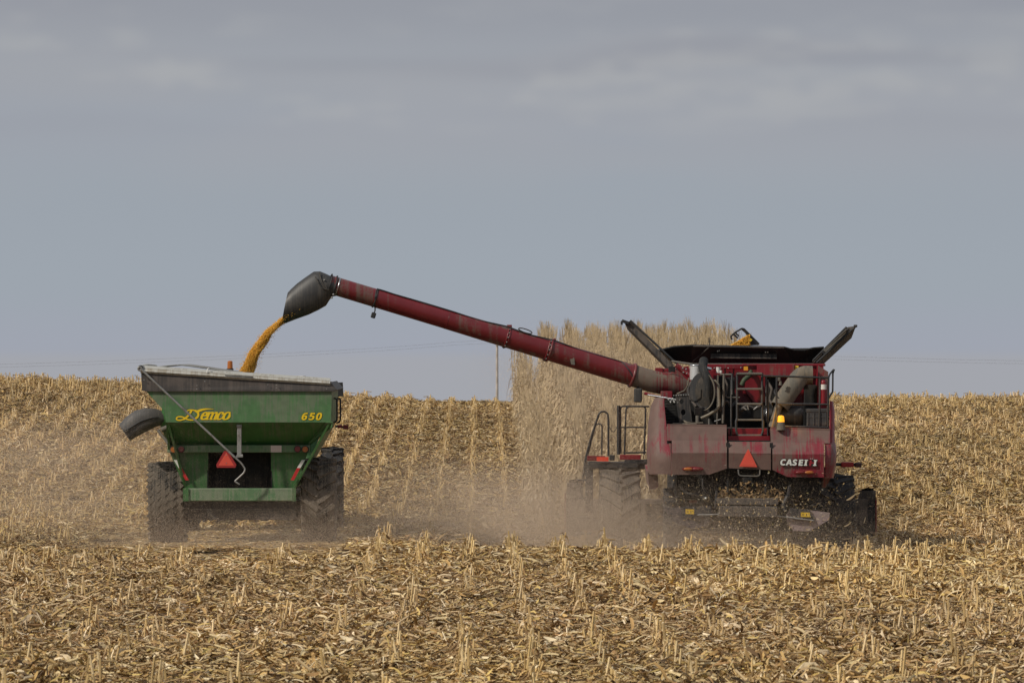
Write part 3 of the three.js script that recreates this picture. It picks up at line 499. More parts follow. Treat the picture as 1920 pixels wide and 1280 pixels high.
// ---------------------------------------------------------------- the combine
const HB = V(4.91, -0.5, -90);
const combine = thing('combine_harvester', 'dusty red combine harvester seen from behind with its unloading auger swung out left', 'combine harvester', HB), C = frame(90, HB);
{
  const t = combine;
  const rect = (x0, y0, x1, y1, z, th = 0.04) => slab([C(x0, y1, z), C(x1, y1, z), C(x1, y0, z), C(x0, y0, z)], th, REAR);
  const skew = (pts, th = 0.04) => slab(pts.map(([x, y, z]) => C(x, y, z)), th, REAR);
  // --- rear hood: three lower panels with a crease, two dusty ledge panels above
  const hood = (name, lower, x0, x1, y0, yc, label) => {
    const g = part(t, name, [skew([[x0, yc, 0], [x1, yc, 0], [x1, y0, 0.16], [x0, y0, 0.16]], 0.05), ...lower.map((p) => skew(p, 0.05))], /maker/.test(label) ? M.redScuffed : M.redDusty, label); return g;
  };
  hood('rear_panel', [[[1260, 890, 0.05], [1331, 889.5, 0.05], [1363.5, 849, 0], [1260, 849, 0]], [[1331, 889.5, 0.05], [1345, 878, 0.04], [1363.5, 878, 0.04], [1363.5, 849, 0]]], 1260, 1363.5, 825.5, 849, 'left dusty red hood panel with a tail light');
  hood('rear_panel', [[[1367, 877.5, 0.04], [1446, 881, 0.04], [1446, 851, 0], [1367, 849, 0]]], 1367, 1446, 828, 850, 'centre hood panel with the slow vehicle triangle');
  hood('rear_panel', [[[1477, 894, 0.05], [1546, 895, 0.05], [1546, 852, 0], [1449, 851, 0]], [[1449, 880.5, 0.04], [1465, 881.5, 0.04], [1477, 894, 0.05], [1449, 851, 0]]], 1449, 1546, 830, 851.5, 'right hood panel with the maker name');
  part(t, 'ledge_panel', [skew([[1252, 826, 0.2], [1363, 826.5, 0.2], [1363, 800, 0.3], [1251, 798.5, 0.3]]), skew([[1251, 798.6, 0.3], [1363, 800, 0.3], [1363, 800, 0.85], [1251, 798.6, 0.85]])], M.redDusty, 'left upper ledge with pink scuffed dust');
  part(t, 'ledge_panel', [skew([[1446, 830, 0.2], [1557, 831, 0.2], [1557, 807.5, 0.3], [1445, 804, 0.3]]), skew([[1445, 804, 0.3], [1557, 807.5, 0.3], [1557, 807.5, 0.85], [1445, 804, 0.85]])], M.redScuffed, 'right upper ledge, scuffed to clean red');
  part(t, 'hood_seam', [rect(1251, 825.5, 1557, 831, 0.24, 0.02), rect(1362, 830, 1369, 878, 0.08, 0.02), rect(1444, 830, 1450, 881, 0.08, 0.02)], M.dark);
  // corner wraps: outer fairings that turn round to the sides
  const cornerL = [], cornerR = [];
  const ys = [[745, 1229, 1245, 0.55], [760, 1221, 1246, 0.5], [790, 1216, 1249, 0.42], [826, 1214, 1253, 0.3], [848, 1213, 1258, 0.12], [868, 1214, 1259, 0.12], [889, 1216, 1259, 0.14]];
  for (const [y, x0, x1, z] of ys) cornerL.push([C(x1, y, z), C(x1 - (x1 - x0) * 0.45, y, z), C(x1 - (x1 - x0) * 0.82, y, z + 0.14), C(x0, y, z + 0.42), C(x0 + 1, y, z + 1.6)]);
  for (const [y, x0, x1, z] of [[752, 1557, 1563, 0.55], [770, 1556, 1566, 0.5], [800, 1556, 1566, 0.42], [830, 1556, 1566, 0.3], [833, 1548, 1568, 0.2], [852, 1548, 1569.5, 0.08], [875, 1548, 1568, 0.1], [896, 1549, 1564, 0.12]]) cornerR.push([C(x0, y, z), C(x0 + (x1 - x0) * 0.5, y, z), C(x0 + (x1 - x0) * 0.85, y, z + 0.12), C(x1, y, z + 0.4), C(x1 - 1, y, z + 1.6)]);
  const shell = (r) => { const a = loft(r, false), b = loft(r.map((q) => q.map((p) => p.clone().add(V(0, 0, -0.05)))), false); return [a, b]; };
  part(t, 'corner_fairing', shell(cornerL), Object.assign(M.redDusty.clone(), { side: THREE.DoubleSide }), 'left corner fairing caked in dust');
  part(t, 'corner_fairing', shell(cornerR), Object.assign(M.red.clone(), { side: THREE.DoubleSide }), 'right corner fairing');
  part(t, 'wheel_arch_leg', [skew([[1214, 886, 0.5], [1233, 886, 0.4], [1232, 868, 0.4], [1214, 868, 0.5]], 0.05), slab([C(1215, 886, 0.5), C(1233, 880, 0.5), C(1235, 912, 0.6), C(1229, 917, 0.6), C(1218, 917, 0.6)], 0.5, REAR)], M.redDusty);
  part(t, 'wheel_arch_leg', slab([C(1546, 893, 0.5), C(1560, 893, 0.5), C(1549, 914, 0.6), C(1541, 914, 0.6)], 0.4, REAR), M.red);
  // tail lights in recesses
  for (const [x0, x1, y, s] of [[1279, 1319, 879, 0], [1488, 1531, 885.5, 1]]) {
    const g = sub(t, 'tail_light', s ? 'right tail light, red beside amber' : 'left tail light, amber beside red'), m = (x0 + x1) / 2;
    part(g, 'recess', new THREE.CylinderGeometry(0.5, 0.5, 0.03, 32).rotateX(Math.PI / 2).scale((x1 - x0) * 0.01, 0.088, 1).translate(...C(m, y, 0.03).toArray()), M.redClean);
    for (const k of [0, 1]) { const c = C(m + (k ? 8.5 : -8.5), y, 0.0); part(g, 'lens', new THREE.SphereGeometry(0.5, 20, 10).scale(0.165, 0.062, 0.05).translate(c.x, c.y, c.z + 0.012), (k ^ s) ? M.lensRed : M.amber); }
  }
  { const g = sub(t, 'slow_vehicle_sign', 'red-orange slow vehicle triangle on the centre panel'), z = -0.015;
    part(g, 'border', slab([[1386.5, 874.5], [1420.5, 875.5], [1404.5, 842.5], [1402.5, 842.5]].map(([x, y]) => C(x, y, z)), 0.012, REAR), M.smv);
    part(g, 'centre', slab([[1391, 872], [1416, 872.8], [1403.7, 849]].map(([x, y]) => C(x, y, z - 0.004)), 0.006, REAR), M.smv); }
  part(t, 'grab_handle', tube([C(1385, 880, 0.02), C(1385.5, 889, 0), C(1390, 892, 0), C(1421, 892.5, 0), C(1425, 890, 0), C(1425.5, 881, 0.02)], 0.013, 8, 0.1, 40), M.grey);
  // maker name
  { const c = document.createElement('canvas'); c.width = 800; c.height = 200; const x = c.getContext('2d');
    x.transform(1, 0, -0.17, 1, 30, 0); x.lineJoin = 'round'; x.font = 'bold 158px sans-serif';
    for (const pass of [0, 1]) {
      x.fillStyle = pass ? '#d4d6cf' : '#1c1416'; x.strokeStyle = pass ? '#d4d6cf' : '#1c1416'; x.lineWidth = pass ? 9 : 30;
      [['C', 22], ['A', 146], ['S', 268], ['E', 384]].forEach(([s, px]) => { x.save(); x.translate(px, 166); x.scale(1.14, 0.98); x.strokeText(s, 0, 0); x.fillText(s, 0, 0); x.restore(); });
      const b = pass ? 0 : 11, bar2 = (X, Y, W, H) => x.fillRect(X - b, Y - b, W + 2 * b, H + 2 * b);
      for (const X of [516, 700]) { bar2(X, 52, 40, 116); bar2(X - 14, 52, 68, 20); bar2(X - 14, 148, 68, 20); }
      if (!pass) bar2(600, 60, 100, 108);
    }
    x.fillStyle = '#8e1626'; x.fillRect(606, 62, 42, 106); x.fillRect(640, 100, 56, 24); x.fillStyle = '#b8a8a6'; x.fillRect(606, 26, 18, 16); x.fillRect(640, 26, 18, 16);
    decal(t, 'lettering', c, C(1460, 874.8, 0.006), C(1535.5, 876.3, 0.006), C(1535.5, 856.8, -0.012), C(1460, 855.3, -0.012), 0.012, 'white slanted maker name'); }
  // --- body: grain tank walls, engine deck
  part(t, 'body_wall', [rect(1338, 683, 1545, 806, 2.3, 0.05)], M.redClean, 'red rear wall of the grain tank');
  part(t, 'body_shell', [box(C(1391, 790, 4.9).add(V(0, 0, 0)), 2.95, 2.1, 4.4, null, 0.05)], M.red);
  part(t, 'body_corner', [skew([[1534, 800, 1.6], [1550, 800, 1.6], [1554, 697, 1.6], [1535, 685, 1.6]], 0.7)], M.red, 'red tank corner with dusty bevel');
  part(t, 'deck', [slab([C(1251, 801, 0.85), C(1557, 806, 0.85), C(1557, 800, 2.4), C(1251, 798, 2.4)], 0.06, V(0, 1, 0)), rect(1364, 803, 1446, 829, 1.0, 0.04)], M.blackDusty);
  part(t, 'stair_riser', [rect(1366, 803, 1444, 815, 0.62, 0.03), rect(1366, 817, 1444, 829, 0.45, 0.03)], M.redClean);
  part(t, 'engine_bay', [rect(1246, 742, 1345, 800, 1.9, 0.05), rect(1345, 760, 1545, 803, 1.7, 0.05)], M.dark);
  parts(t, 'engine_cover', [box(C(1361, 738, 1.95), 0.34, 0.62, 0.3), box(C(1449, 735, 2.0), 0.2, 0.7, 0.25), box(C(1520, 742, 1.95), 0.24, 0.42, 0.2), box(C(1404, 771, 1.5), 0.5, 0.26, 0.3), box(C(1352, 716, 1.85), 0.16, 0.24, 0.25)], M.dark);
  parts(t, 'engine_hose', [tube([C(1350, 770, 1.5), C(1362, 752, 1.45), C(1372, 762, 1.5), C(1384, 750, 1.6)], 0.03, 8), tube([C(1388, 770, 1.2), C(1400, 762, 1.15), C(1416, 766, 1.2), C(1430, 760, 1.3)], 0.035, 8), tube([C(1440, 716, 1.7), C(1448, 730, 1.6), C(1444, 750, 1.6), C(1452, 762, 1.5)], 0.028, 8), tube([C(1300, 712, 1.5), C(1291, 728, 1.4), C(1294, 748, 1.3), C(1306, 762, 1.2)], 0.03, 8), tube([C(1357, 704, 1.6), C(1364, 722, 1.55), C(1361, 744, 1.5)], 0.02, 8)], M.blackDusty);
  parts(t, 'engine_fitting', [bar(C(1394, 764, 1.1), C(1400, 768, 1.1), 0.018), bar(C(1402, 760, 1.1), C(1404, 768, 1.1), 0.014), bar(C(1414, 768, 1.1), C(1421, 762, 1.1), 0.016), box(C(1356, 757, 1.3), 0.06, 0.05, 0.05), bar(C(1340, 790, 1.0), C(1352, 786, 1.0), 0.015)], M.steel);
  parts(t, 'panel_rib', [1360, 1376, 1412, 1424, 1436].map((x) => box(C(x, 730, 2.22), 0.03, 0.85, 0.05)), M.redClean);
  part(t, 'tank_beam', [box(C(1420, 687, 2.1), 2.3, 0.09, 0.12), box(C(1470, 684, 2.05), 1.6, 0.05, 0.1)], M.redClean);
  parts(t, 'tank_bolt', [[1340, 690], [1352, 690], [1366, 690], [1390, 689], [1448, 687], [1470, 685], [1526, 686]].map(([x, y]) => new THREE.SphereGeometry(0.016, 8, 6).translate(...C(x, y, 2.02).toArray())), M.steel);
  part(t, 'red_cylinder', [box(C(1454.5, 693, 1.8), 0.7, 0.21, 0.26, [0, 0, -0.01], 0.085)], M.red, 'rounded red tank lying across');
  part(t, 'red_cover', slab([[1399, 700], [1410, 690], [1432, 690], [1440, 704], [1440, 754], [1414, 754], [1398, 733]].map(([x, y]) => C(x, y, 2.05)), 0.25, REAR), M.redClean, 'bright red angular cover behind the ladder');
  part(t, 'green_hose', tube([C(1391, 722, 1.8), C(1396, 712, 1.8), C(1406, 704, 1.9), C(1408, 696, 2)], 0.045, 10), plain(0.05, 0.07, 0.035, 0.7));
  part(t, 'warning_plate', [box(C(1399, 690.5, 1.95), 0.08, 0.075, 0.02)], plain(0.72, 0.32, 0.02), 'small orange warning plate');
  part(t, 'yellow_bracket', [box(C(1494.5, 690.5, 1.75), 0.08, 0.1, 0.04), box(C(1499, 694, 1.7), 0.08, 0.05, 0.04)], M.yellow);
  // left: auger pivot bracket, turbine drum, exhaust
  parts(t, 'pivot_bracket', [slab([[1268, 690], [1292, 686], [1293, 716], [1284, 708]].map(([x, y]) => C(x, y, 1.6)), 0.05, REAR), bar(C(1268, 684, 1.6), C(1297, 707, 1.6), 0.05), box(C(1236, 693.5, 2), 0.15, 0.085, 0.14), box(C(1250, 694, 2), 0.14, 0.07, 0.1)], M.redClean);
  parts(t, 'bracket_bolt', [[1281, 690], [1287, 692], [1282, 698], [1288, 700]].map(([x, y]) => new THREE.SphereGeometry(0.018, 8, 6).translate(...C(x, y, 1.56).toArray())), M.steel);
  part(t, 'valve_block', [box(C(1260, 692, 1.95), 0.13, 0.11, 0.14)], M.dark);
  part(t, 'chrome_stack', [bar(C(1305.5, 712, 1.5), C(1306, 684.5, 1.5), 0.122, 0.122, 24)], plain(0.68, 0.68, 0.67, 0.3, 0.5), 'shiny short cylinder by the drum');
  part(t, 'chrome_rim', [new THREE.TorusGeometry(0.122, 0.012, 8, 32).rotateX(Math.PI / 2).translate(...C(1306, 684.5, 1.5).toArray()), bar(C(1321, 689, 1.5), C(1334, 692, 1.5), 0.03)], M.chrome);
  { const d = sub(t, 'turbine_drum', 'big dark upright drum beside the exhaust'), c = C(1319, 734, 1.3), e = (g) => g.scale(0.24, 0.36, 1).translate(c.x, c.y, c.z);
    part(d, 'shell', [new THREE.CylinderGeometry(1, 0.96, 0.22, 40).rotateX(Math.PI / 2).scale(0.235, 0.355, 1).rotateY(-0.45).translate(c.x, c.y, c.z)], M.black);
    part(d, 'screen', [new THREE.SphereGeometry(1, 32, 16).scale(0.215, 0.33, 0.07).rotateY(-0.45).translate(c.x + 0.03, c.y, c.z + 0.1)], dirty([0.024, 0.021, 0.017], [0.05, 0.039, 0.028], 0.5, 0.3, { roughness: 0.8 }));
    for (const k of [0.2, 0.55, 0.9]) part(d, 'ring', e(new THREE.TorusGeometry(1, 0.022, 8, 48).rotateY(-0.45)).translate(-0.035 + 0.02 * k, 0, 0.02 + 0.09 * k), M.khaki);
    part(d, 'base', box(C(1317, 771, 1.3), 0.28, 0.14, 0.24), M.blackDusty); }
  part(t, 'exhaust_elbow', [tube([C(1327, 744, 0.98), C(1327.5, 728, 0.98), C(1327, 710, 1.02), C(1322, 700, 1.1), C(1318, 688, 1.35), C(1320, 676, 1.6)], 0.085, 16)], M.dark);
  part(t, 'coolant_pipe', [tube([C(1333, 714, 1.0), C(1342, 714.5, 1.0), C(1347.5, 722, 1.0), C(1348.5, 742, 1.0), C(1349, 760, 1.0), C(1345, 767, 1.0), C(1330, 777, 1.0), C(1315, 784, 1.02)], 0.028, 10, 0.12, 60)], dirty([0.2, 0.175, 0.13], [0.17, 0.14, 0.1], 0.5, 0.4), 'tan bent pipe');
  part(t, 'hose', [tube([C(1281, 788, 0.8), C(1288, 792, 0.75), C(1300, 794, 0.8), C(1318, 793, 0.9)], 0.022, 8), tube([C(1262, 794, 0.8), C(1290, 795, 0.7), C(1306, 795, 0.75)], 0.016, 8), tube([C(1292, 708, 1.0), C(1290, 722, 1.0), C(1284, 732, 1.1), C(1270, 738, 1.2)], 0.014, 8)], M.khaki);
  { const g = sub(t, 'truss_bracket', 'dark plate bracket with round holes'), sh = new THREE.Shape(); const q = [[1267, 740], [1291, 737], [1298, 790], [1274, 792]].map(([x, y]) => C(x, y, 1.0)); sh.moveTo(q[0].x, q[0].y); q.slice(1).forEach((p) => sh.lineTo(p.x, p.y)); sh.closePath();
    for (const [x, y, r] of [[1278.5, 753, 0.048], [1281.5, 773, 0.055]]) { const p = C(x, y, 1.0), h = new THREE.Path(); h.absellipse(p.x, p.y, r * 0.9, r * 1.1, 0, 6.283); sh.holes.push(h); }
    part(g, 'plate', new THREE.ExtrudeGeometry(sh, { depth: 0.05, bevelEnabled: true, bevelSize: 0.006, bevelThickness: 0.006, bevelSegments: 1 }).translate(0, 0, -1.0), M.blackDusty);
    parts(g, 'rivet', [0, 1, 2, 3, 4, 5, 6].map((k) => new THREE.SphereGeometry(0.013, 6, 5).translate(...C(1264 + k * 4.6, 741.5 - k * 0.25, 0.93).toArray())), M.steel); }
  for (let k = 0; k < 9; k++) part(t, 'bellows_fold', box(C(1257, 752 + k * 5.4, 1.2), 0.19, 0.03, 0.3, [0, 0, 0.05 * (k % 2 ? 1 : -1)], 0.008), M.dark);
  parts(t, 'valve', [0, 1, 2, 3, 4, 5, 6].map((k) => bar(C(1252 + k * 3.2, 746 + (k % 3) * 2.5, 1.0), C(1255 + k * 3.4, 750 + (k % 2) * 5, 0.95), 0.016)), M.steel);
  part(t, 'steel_rod', bar(C(1215, 740, 1.4), C(1268, 749, 1.2), 0.016), M.chrome);
  part(t, 'strut', [bar(C(1308, 779, 0.9), C(1308, 800, 0.9), 0.035), bar(C(1330, 785, 0.9), C(1330, 800, 0.9), 0.02), bar(C(1345, 795, 1.0), C(1347, 702, 1.0), 0.014), bar(C(1356, 793, 1.0), C(1358, 700, 1.0), 0.024), bar(C(1350, 702, 1.0), C(1374, 702, 1.0), 0.02), bar(C(1363, 745, 1.3), C(1388, 745, 1.3), 0.014)], M.grey);
  part(t, 'filter_can', [bar(C(1347, 699, 1.6), C(1347, 688, 1.6), 0.04), bar(C(1352, 699, 1.5), C(1352, 694, 1.5), 0.025)], M.white);
  // right: air intake and cleaner, work deck things
  part(t, 'intake_duct', [tube([C(1524, 703, 1.5), C(1508, 703, 1.5), C(1498, 710, 1.45), C(1484, 730, 1.3), C(1470, 750, 1.2), C(1462, 764, 1.15)], 0.178, 22, 0.15, 40), tube([C(1470, 745, 1.15), C(1461, 762, 1.1), C(1452, 790, 1.0), C(1447, 803, 0.95)], 0.075, 14)], M.khaki, 'fat dusty air duct running down to the left');
  part(t, 'duct_clamp', [new THREE.TorusGeometry(0.18, 0.012, 8, 32).rotateY(0.5).rotateX(-0.95).translate(...C(1468, 741, 1.2).toArray())], M.black);
  part(t, 'air_cleaner', [bar(C(1452, 781, 1.3), C(1502, 781, 1.3), 0.2, 0.2, 28), bar(C(1502, 781, 1.3), C(1506, 781, 1.3), 0.2, 0.17, 28), bar(C(1428, 778, 1.35), C(1448, 778, 1.35), 0.13, 0.13, 22)], M.black, 'black drum lying across the deck');
  part(t, 'clamp_band', [new THREE.TorusGeometry(0.203, 0.012, 8, 32).rotateY(Math.PI / 2).translate(...C(1461, 781, 1.3).toArray()), new THREE.TorusGeometry(0.135, 0.01, 8, 32).rotateY(Math.PI / 2).translate(...C(1437, 778, 1.35).toArray())], M.chrome);
  part(t, 'sensor', [bar(C(1464, 722, 1.0), C(1464, 714, 1.0), 0.035, 0.02), box(C(1461, 711, 1.0), 0.06, 0.07, 0.05)], M.grey);
  { const g = sub(t, 'ladder', 'black access ladder in the middle of the rear deck'), z = 0.55;
    for (const s of [0, 1]) { const x = s ? 1429.5 : 1382.5, k = s ? 1 : -1; part(g, 'rail', tube([C(x - (s ? 14 : 0) + (s ? 14 : 0), 699, z + 0.1), C(x, 750, z + 0.05), C(x, 784, z), C(x + k * 1.8, 790, z - 0.02), C(x + k * 1.5, 808, z - 0.05), C(x - k * 1.5, 818, z - 0.06), C(x - k * 1.5, 826, z - 0.06)], 0.023, 8, 0.1, 60), M.black); }
    for (const y of [700, 729, 757, 787, 816]) part(g, 'rung', box(C(1406, y, y > 790 ? z - 0.05 : z), 0.47, 0.038, 0.045, null, 0.01), M.grey); }
  for (const [x, y0, y1] of [[1371.5, 712, 822], [1373, 700, 740], [1440.5, 712, 827], [1437, 705, 760]]) part(t, 'handrail', bar(C(x, y0, 0.7), C(x, y1, 0.6), 0.018), M.black);
  { const g = sub(t, 'guard_rail', 'black guard rail round the right of the deck'), z = 0.5;
    part(g, 'top_rail', [bar(C(1382, 702, z + 0.05), C(1432, 702, z + 0.05), 0.018), bar(C(1432, 704.5, z), C(1555, 708, z), 0.02)], M.black);
    part(g, 'middle_rail', bar(C(1459, 757, z), C(1555, 758, z), 0.02), M.black);
    part(g, 'bottom_rail', bar(C(1468, 799, z), C(1554, 801, z), 0.02), M.black);
    for (const [x, x2] of [[1457, 1456], [1538.5, 1537], [1554.5, 1553]]) part(g, 'post', bar(C(x, 705, z), C(x2, 802, z), 0.02), M.black);
    part(g, 'support', bar(C(1456, 763, z), C(1447, 803, z), 0.018), M.grey);
    part(g, 'side_loop', tube([C(1554, 709, z), C(1557, 701, z + 0.1), C(1562, 695, z + 0.2), C(1565.5, 691.5, z + 0.2), C(1562.5, 700, z + 0.2), C(1562, 734, z + 0.2), C(1557, 742, z + 0.1), C(1554, 745, z)], 0.018, 8, 0.1, 50), M.black); }
  { const g = sub(t, 'beacon_light', 'lit amber beacon on the right ledge'), c = C(1465, 785, 0.25), glow = new THREE.MeshStandardMaterial({ color: new THREE.Color().setRGB(0.8, 0.35, 0.02), emissive: new THREE.Color().setRGB(1.0, 0.36, 0.015), emissiveIntensity: 1.15, roughness: 0.4 });
    part(g, 'base', [bar(C(1465, 806, 0.25), C(1465, 797, 0.25), 0.085, 0.075, 20), bar(C(1465, 797, 0.25), C(1465, 791, 0.25), 0.07, 0.066, 20)], M.khaki);
    part(g, 'amber_lamp', [bar(C(1465, 791.5, 0.25), C(1465, 781.5, 0.25), 0.066, 0.058, 20), new THREE.SphereGeometry(0.058, 16, 8).scale(1, 0.5, 1).translate(...C(1465, 781.5, 0.25).toArray())], glow);
    const pl = new THREE.PointLight(new THREE.Color(1, 0.5, 0.08), 0.5, 4); pl.position.copy(c); pl.castShadow = true; g.add(pl); }
  { const g = sub(t, 'fire_extinguisher', 'red extinguisher with a white label on the tank corner'); part(g, 'cylinder', [bar(C(1545, 757, 1.35), C(1545, 717, 1.35), 0.055, 0.055, 18), new THREE.SphereGeometry(0.055, 14, 8).translate(...C(1545, 717, 1.35).toArray())], M.redClean); part(g, 'label', bar(C(1545, 730, 1.35), C(1545, 720.5, 1.35), 0.0565, 0.0565, 18), M.white); part(g, 'valve', box(C(1545, 710, 1.35), 0.05, 0.05, 0.04), M.black); }
  // --- grain tank extension: a dark funnel, open side flaps
  { const g = sub(t, 'tank_extension', 'black open grain tank extension on top');
    const rim = (k, y0, y1, z0, z1) => [[1240, 655], [1297, 648], [1470, 651], [1490, 657.5], [1510, 657], [1546, 651]];
    const z = 2.55, zb = 3.0;
    part(g, 'rear_flap', [skew([[1297, 681, zb], [1490, 682, zb], [1472, 651.5, z], [1297, 648, z]], 0.03)], M.black);
    part(g, 'corner_flap', [skew([[1263, 678, zb], [1297, 681, zb], [1297, 648, z], [1262, 650.5, z + 0.1], [1240, 656, z + 0.25]], 0.03)], M.dark);
    part(g, 'corner_flap', [skew([[1490, 682, zb], [1523, 681.5, zb], [1546, 651.5, z + 0.25], [1526, 653, z + 0.15], [1508, 657, z + 0.1], [1490, 656.5, z + 0.05], [1472, 651.5, z]], 0.03)], M.dark);
    part(g, 'rib', [box(C(1395, 668, 2.72), 1.28, 0.1, 0.03, [-0.5, 0, -0.01]), bar(C(1297, 680, 2.9), C(1331, 650, 2.52), 0.012), bar(C(1300, 649, 2.5), C(1470, 652, 2.5), 0.012)], M.blackDusty);
    parts(g, 'clip', [[1346, 658], [1349, 657], [1436, 660], [1440, 660]].map(([x, y]) => box(C(x, y, 2.62), 0.02, 0.02, 0.02)), M.steel);
    part(g, 'side_wall', [slab([C(1263, 678, zb), C(1240, 656, z + 0.25), C(1240, 656, z + 0.25).add(V(0, 0, -2.6)), C(1263, 678, zb).add(V(0, 0, -2.2))], 0.03, V(-1, 0, 0)), slab([C(1523, 681, zb), C(1546, 652, z + 0.25), C(1546, 652, z + 0.25).add(V(0, 0, -2.6)), C(1523, 681, zb).add(V(0, 0, -2.2))], 0.03, V(1, 0, 0)), slab([C(1245, 655, 5.6), C(1545, 652, 5.6), C(1523, 681, 5.3), C(1263, 678, 5.3)], 0.03, REAR)], M.black);
    part(g, 'base_frame', [box(C(1410, 683.5, 2.4), 2.4, 0.05, 0.1), bar(C(1260, 677, 2.6), C(1300, 683, 2.4), 0.02)], M.grey); }
  part(t, 'tank_flap', [slab([C(1262, 684, 2.7), C(1254, 690, 2.7), C(1172, 607, 2.9), C(1182, 601, 2.9)], 0.8, REAR), bar(C(1256, 677, 2.66), C(1263, 686, 2.66), 0.02)], M.blackDusty, 'left tank flap opened outwards');
  part(t, 'flap_edge', [bar(C(1182, 601, 2.88), C(1270, 682, 2.68), 0.022), box(C(1173, 603.5, 2.85), 0.15, 0.06, 0.1, [0, 0, -0.35]), box(C(1166, 605, 2.85), 0.04, 0.08, 0.06)], M.black);
  part(t, 'tank_flap', [slab([C(1531, 681, 2.7), C(1523, 677, 2.7), C(1590, 613, 2.9), C(1606, 611, 2.9)], 0.9, REAR)], M.blackDusty, 'right tank flap opened outwards');
  part(t, 'flap_edge', [bar(C(1532, 680, 2.66), C(1606, 611, 2.86), 0.022), bar(C(1525, 676, 2.66), C(1588, 613, 2.86), 0.02), slab([C(1541, 660, 2.6), C(1546, 664, 2.6), C(1590, 623, 2.8), C(1594, 614, 2.8), C(1586, 617, 2.8)], 0.02, REAR), box(C(1605, 611, 2.85), 0.07, 0.05, 0.06)], M.black);
  part(t, 'flap_liner', slab([C(1545, 657, 2.56), C(1549, 660, 2.56), C(1587, 624, 2.76), C(1588, 617, 2.76)], 0.02, REAR), M.khaki);
  part(t, 'antenna', bar(C(1331, 650, 3.4), C(1330, 633, 3.4), 0.011), M.black);
  { const g = sub(t, 'filling_auger_head', 'black tilted auger head above the tank, spilling corn'), z = 4.0, a = C(1384, 652, z), dir = C(1410, 636, z).sub(C(1400, 650, z)).normalize();
    part(g, 'guard', [tube([C(1373, 637, z), C(1371, 630, z), C(1379, 623, z), C(1391, 616, z), C(1396, 617, z), C(1424, 645, z)], 0.018, 8, 0.08, 50), bar(C(1379, 623, z), C(1386, 630, z), 0.016), bar(C(1391, 616, z + 0.35), C(1424, 645, z + 0.35), 0.02), bar(C(1377, 627, z - 0.02), C(1384, 634, z - 0.02), 0.02)], M.black);
    part(g, 'shroud', slab([C(1396, 619, z - 0.02), C(1424, 647, z - 0.02), C(1394, 648, z - 0.02), C(1407, 634, z - 0.02)], 0.38, REAR), M.black);
    part(g, 'sticker', box(C(1408, 637, z - 0.06), 0.05, 0.05, 0.02, [0, 0, -0.7]), M.yellow); }
  // --- unloading auger
  { const g = sub(t, 'unloading_auger', 'long red unloading tube reaching over the grain cart'), Z = (x) => 2.0 - (1290 - x) / 680 * 1.0, Y = (x) => 538 + (x - 635) * 0.3005, A = (x, o = 0) => C(x, Y(x) + o, Z(x));
    const seg = (x0, x1, r0, r1, mat, l) => part(g, 'tube_section', bar(A(x0), A(x1), r0, r1, 32, false), mat, l);
    const axis = A(700).sub(A(1100)).normalize(), ringAt = (x, r, w = 0.02) => new THREE.TorusGeometry(r, w, 8, 40).applyMatrix4(new THREE.Matrix4().makeRotationFromQuaternion(new THREE.Quaternion().setFromUnitVectors(V(0, 0, 1), axis))).translate(...A(x).toArray());
    seg(1186, 1030, 0.206, 0.200, M.tubeRed); seg(1030, 951, 0.199, 0.193, M.tubeRed); seg(951, 837, 0.193, 0.183, M.tubeRed); seg(837, 703, 0.182, 0.177, M.tubeRed); seg(703, 618, 0.176, 0.174, M.tubeRed);
    part(g, 'elbow', [tube([A(1186), A(1225), C(1262, 722, 2.0), C(1285, 734, 2.1), C(1292, 760, 2.2)], 0.212, 28, 0.3, 40)], M.tubeDust, 'dust-covered elbow at the foot of the tube');
    part(g, 'flange', [ringAt(1186, 0.215, 0.03)], M.tubeRed); part(g, 'flange', [ringAt(1030, 0.207, 0.024), ringAt(1025, 0.205, 0.016)], M.tubeRed); part(g, 'band', [ringAt(703, 0.18, 0.013)], M.black); part(g, 'band', [ringAt(948, 0.196, 0.012), ringAt(952, 0.196, 0.01)], M.tubeRed); part(g, 'band', [ringAt(838, 0.184, 0.004)], M.tubeRed); part(g, 'band', [ringAt(632, 0.178, 0.01)], M.chrome);
    const bolts = []; for (const [x, r] of [[1027, 0.222], [950, 0.208]]) for (let k = 0; k < 14; k++) { const a = k / 14 * 6.283, u = V(0, 1, 0).cross(axis).normalize(), w = axis.clone().cross(u); bolts.push(new THREE.SphereGeometry(0.014, 6, 5).translate(...A(x).addScaledVector(u, r * Math.cos(a)).addScaledVector(w, r * Math.sin(a)).toArray())); } parts(g, 'flange_bolt', bolts, M.steel);
    part(g, 'lug', [box(A(955, -22), 0.1, 0.07, 0.08), box(A(1040, -22), 0.05, 0.07, 0.06)], M.tubeRed);
    const top = (x, o = 0) => { const r = 0.20 + (x - 1100) * 0.00006; return A(x).add(V(0, r * 0.94 + 0.012 + o, r * 0.5)); };
    part(g, 'cable', [tube([A(703).add(V(0.0, -0.16, 0.1)), A(704).add(V(-0.0, 0.02, 0.19)), top(708), top(740), top(800, 0.004), top(850), top(900, -0.015), top(950, 0.02), top(990, -0.01), top(1040, 0.02), top(1090, -0.015), top(1140, -0.01), top(1165, -0.01), A(1178).add(V(0, 0.09, 0.2)), A(1188).add(V(0, -0.05, 0.22))], 0.0135, 6, 0.3, 160), tube(Array.from({ length: 13 }, (_, i) => A(985, -23).add(V(0.13 * Math.cos(i / 12 * 6.283), 0.035 * Math.sin(i / 12 * 6.283) - 0.04 * Math.cos(i / 12 * 6.283), 0.12))), 0.012, 6, 0.5, 60)], M.black);
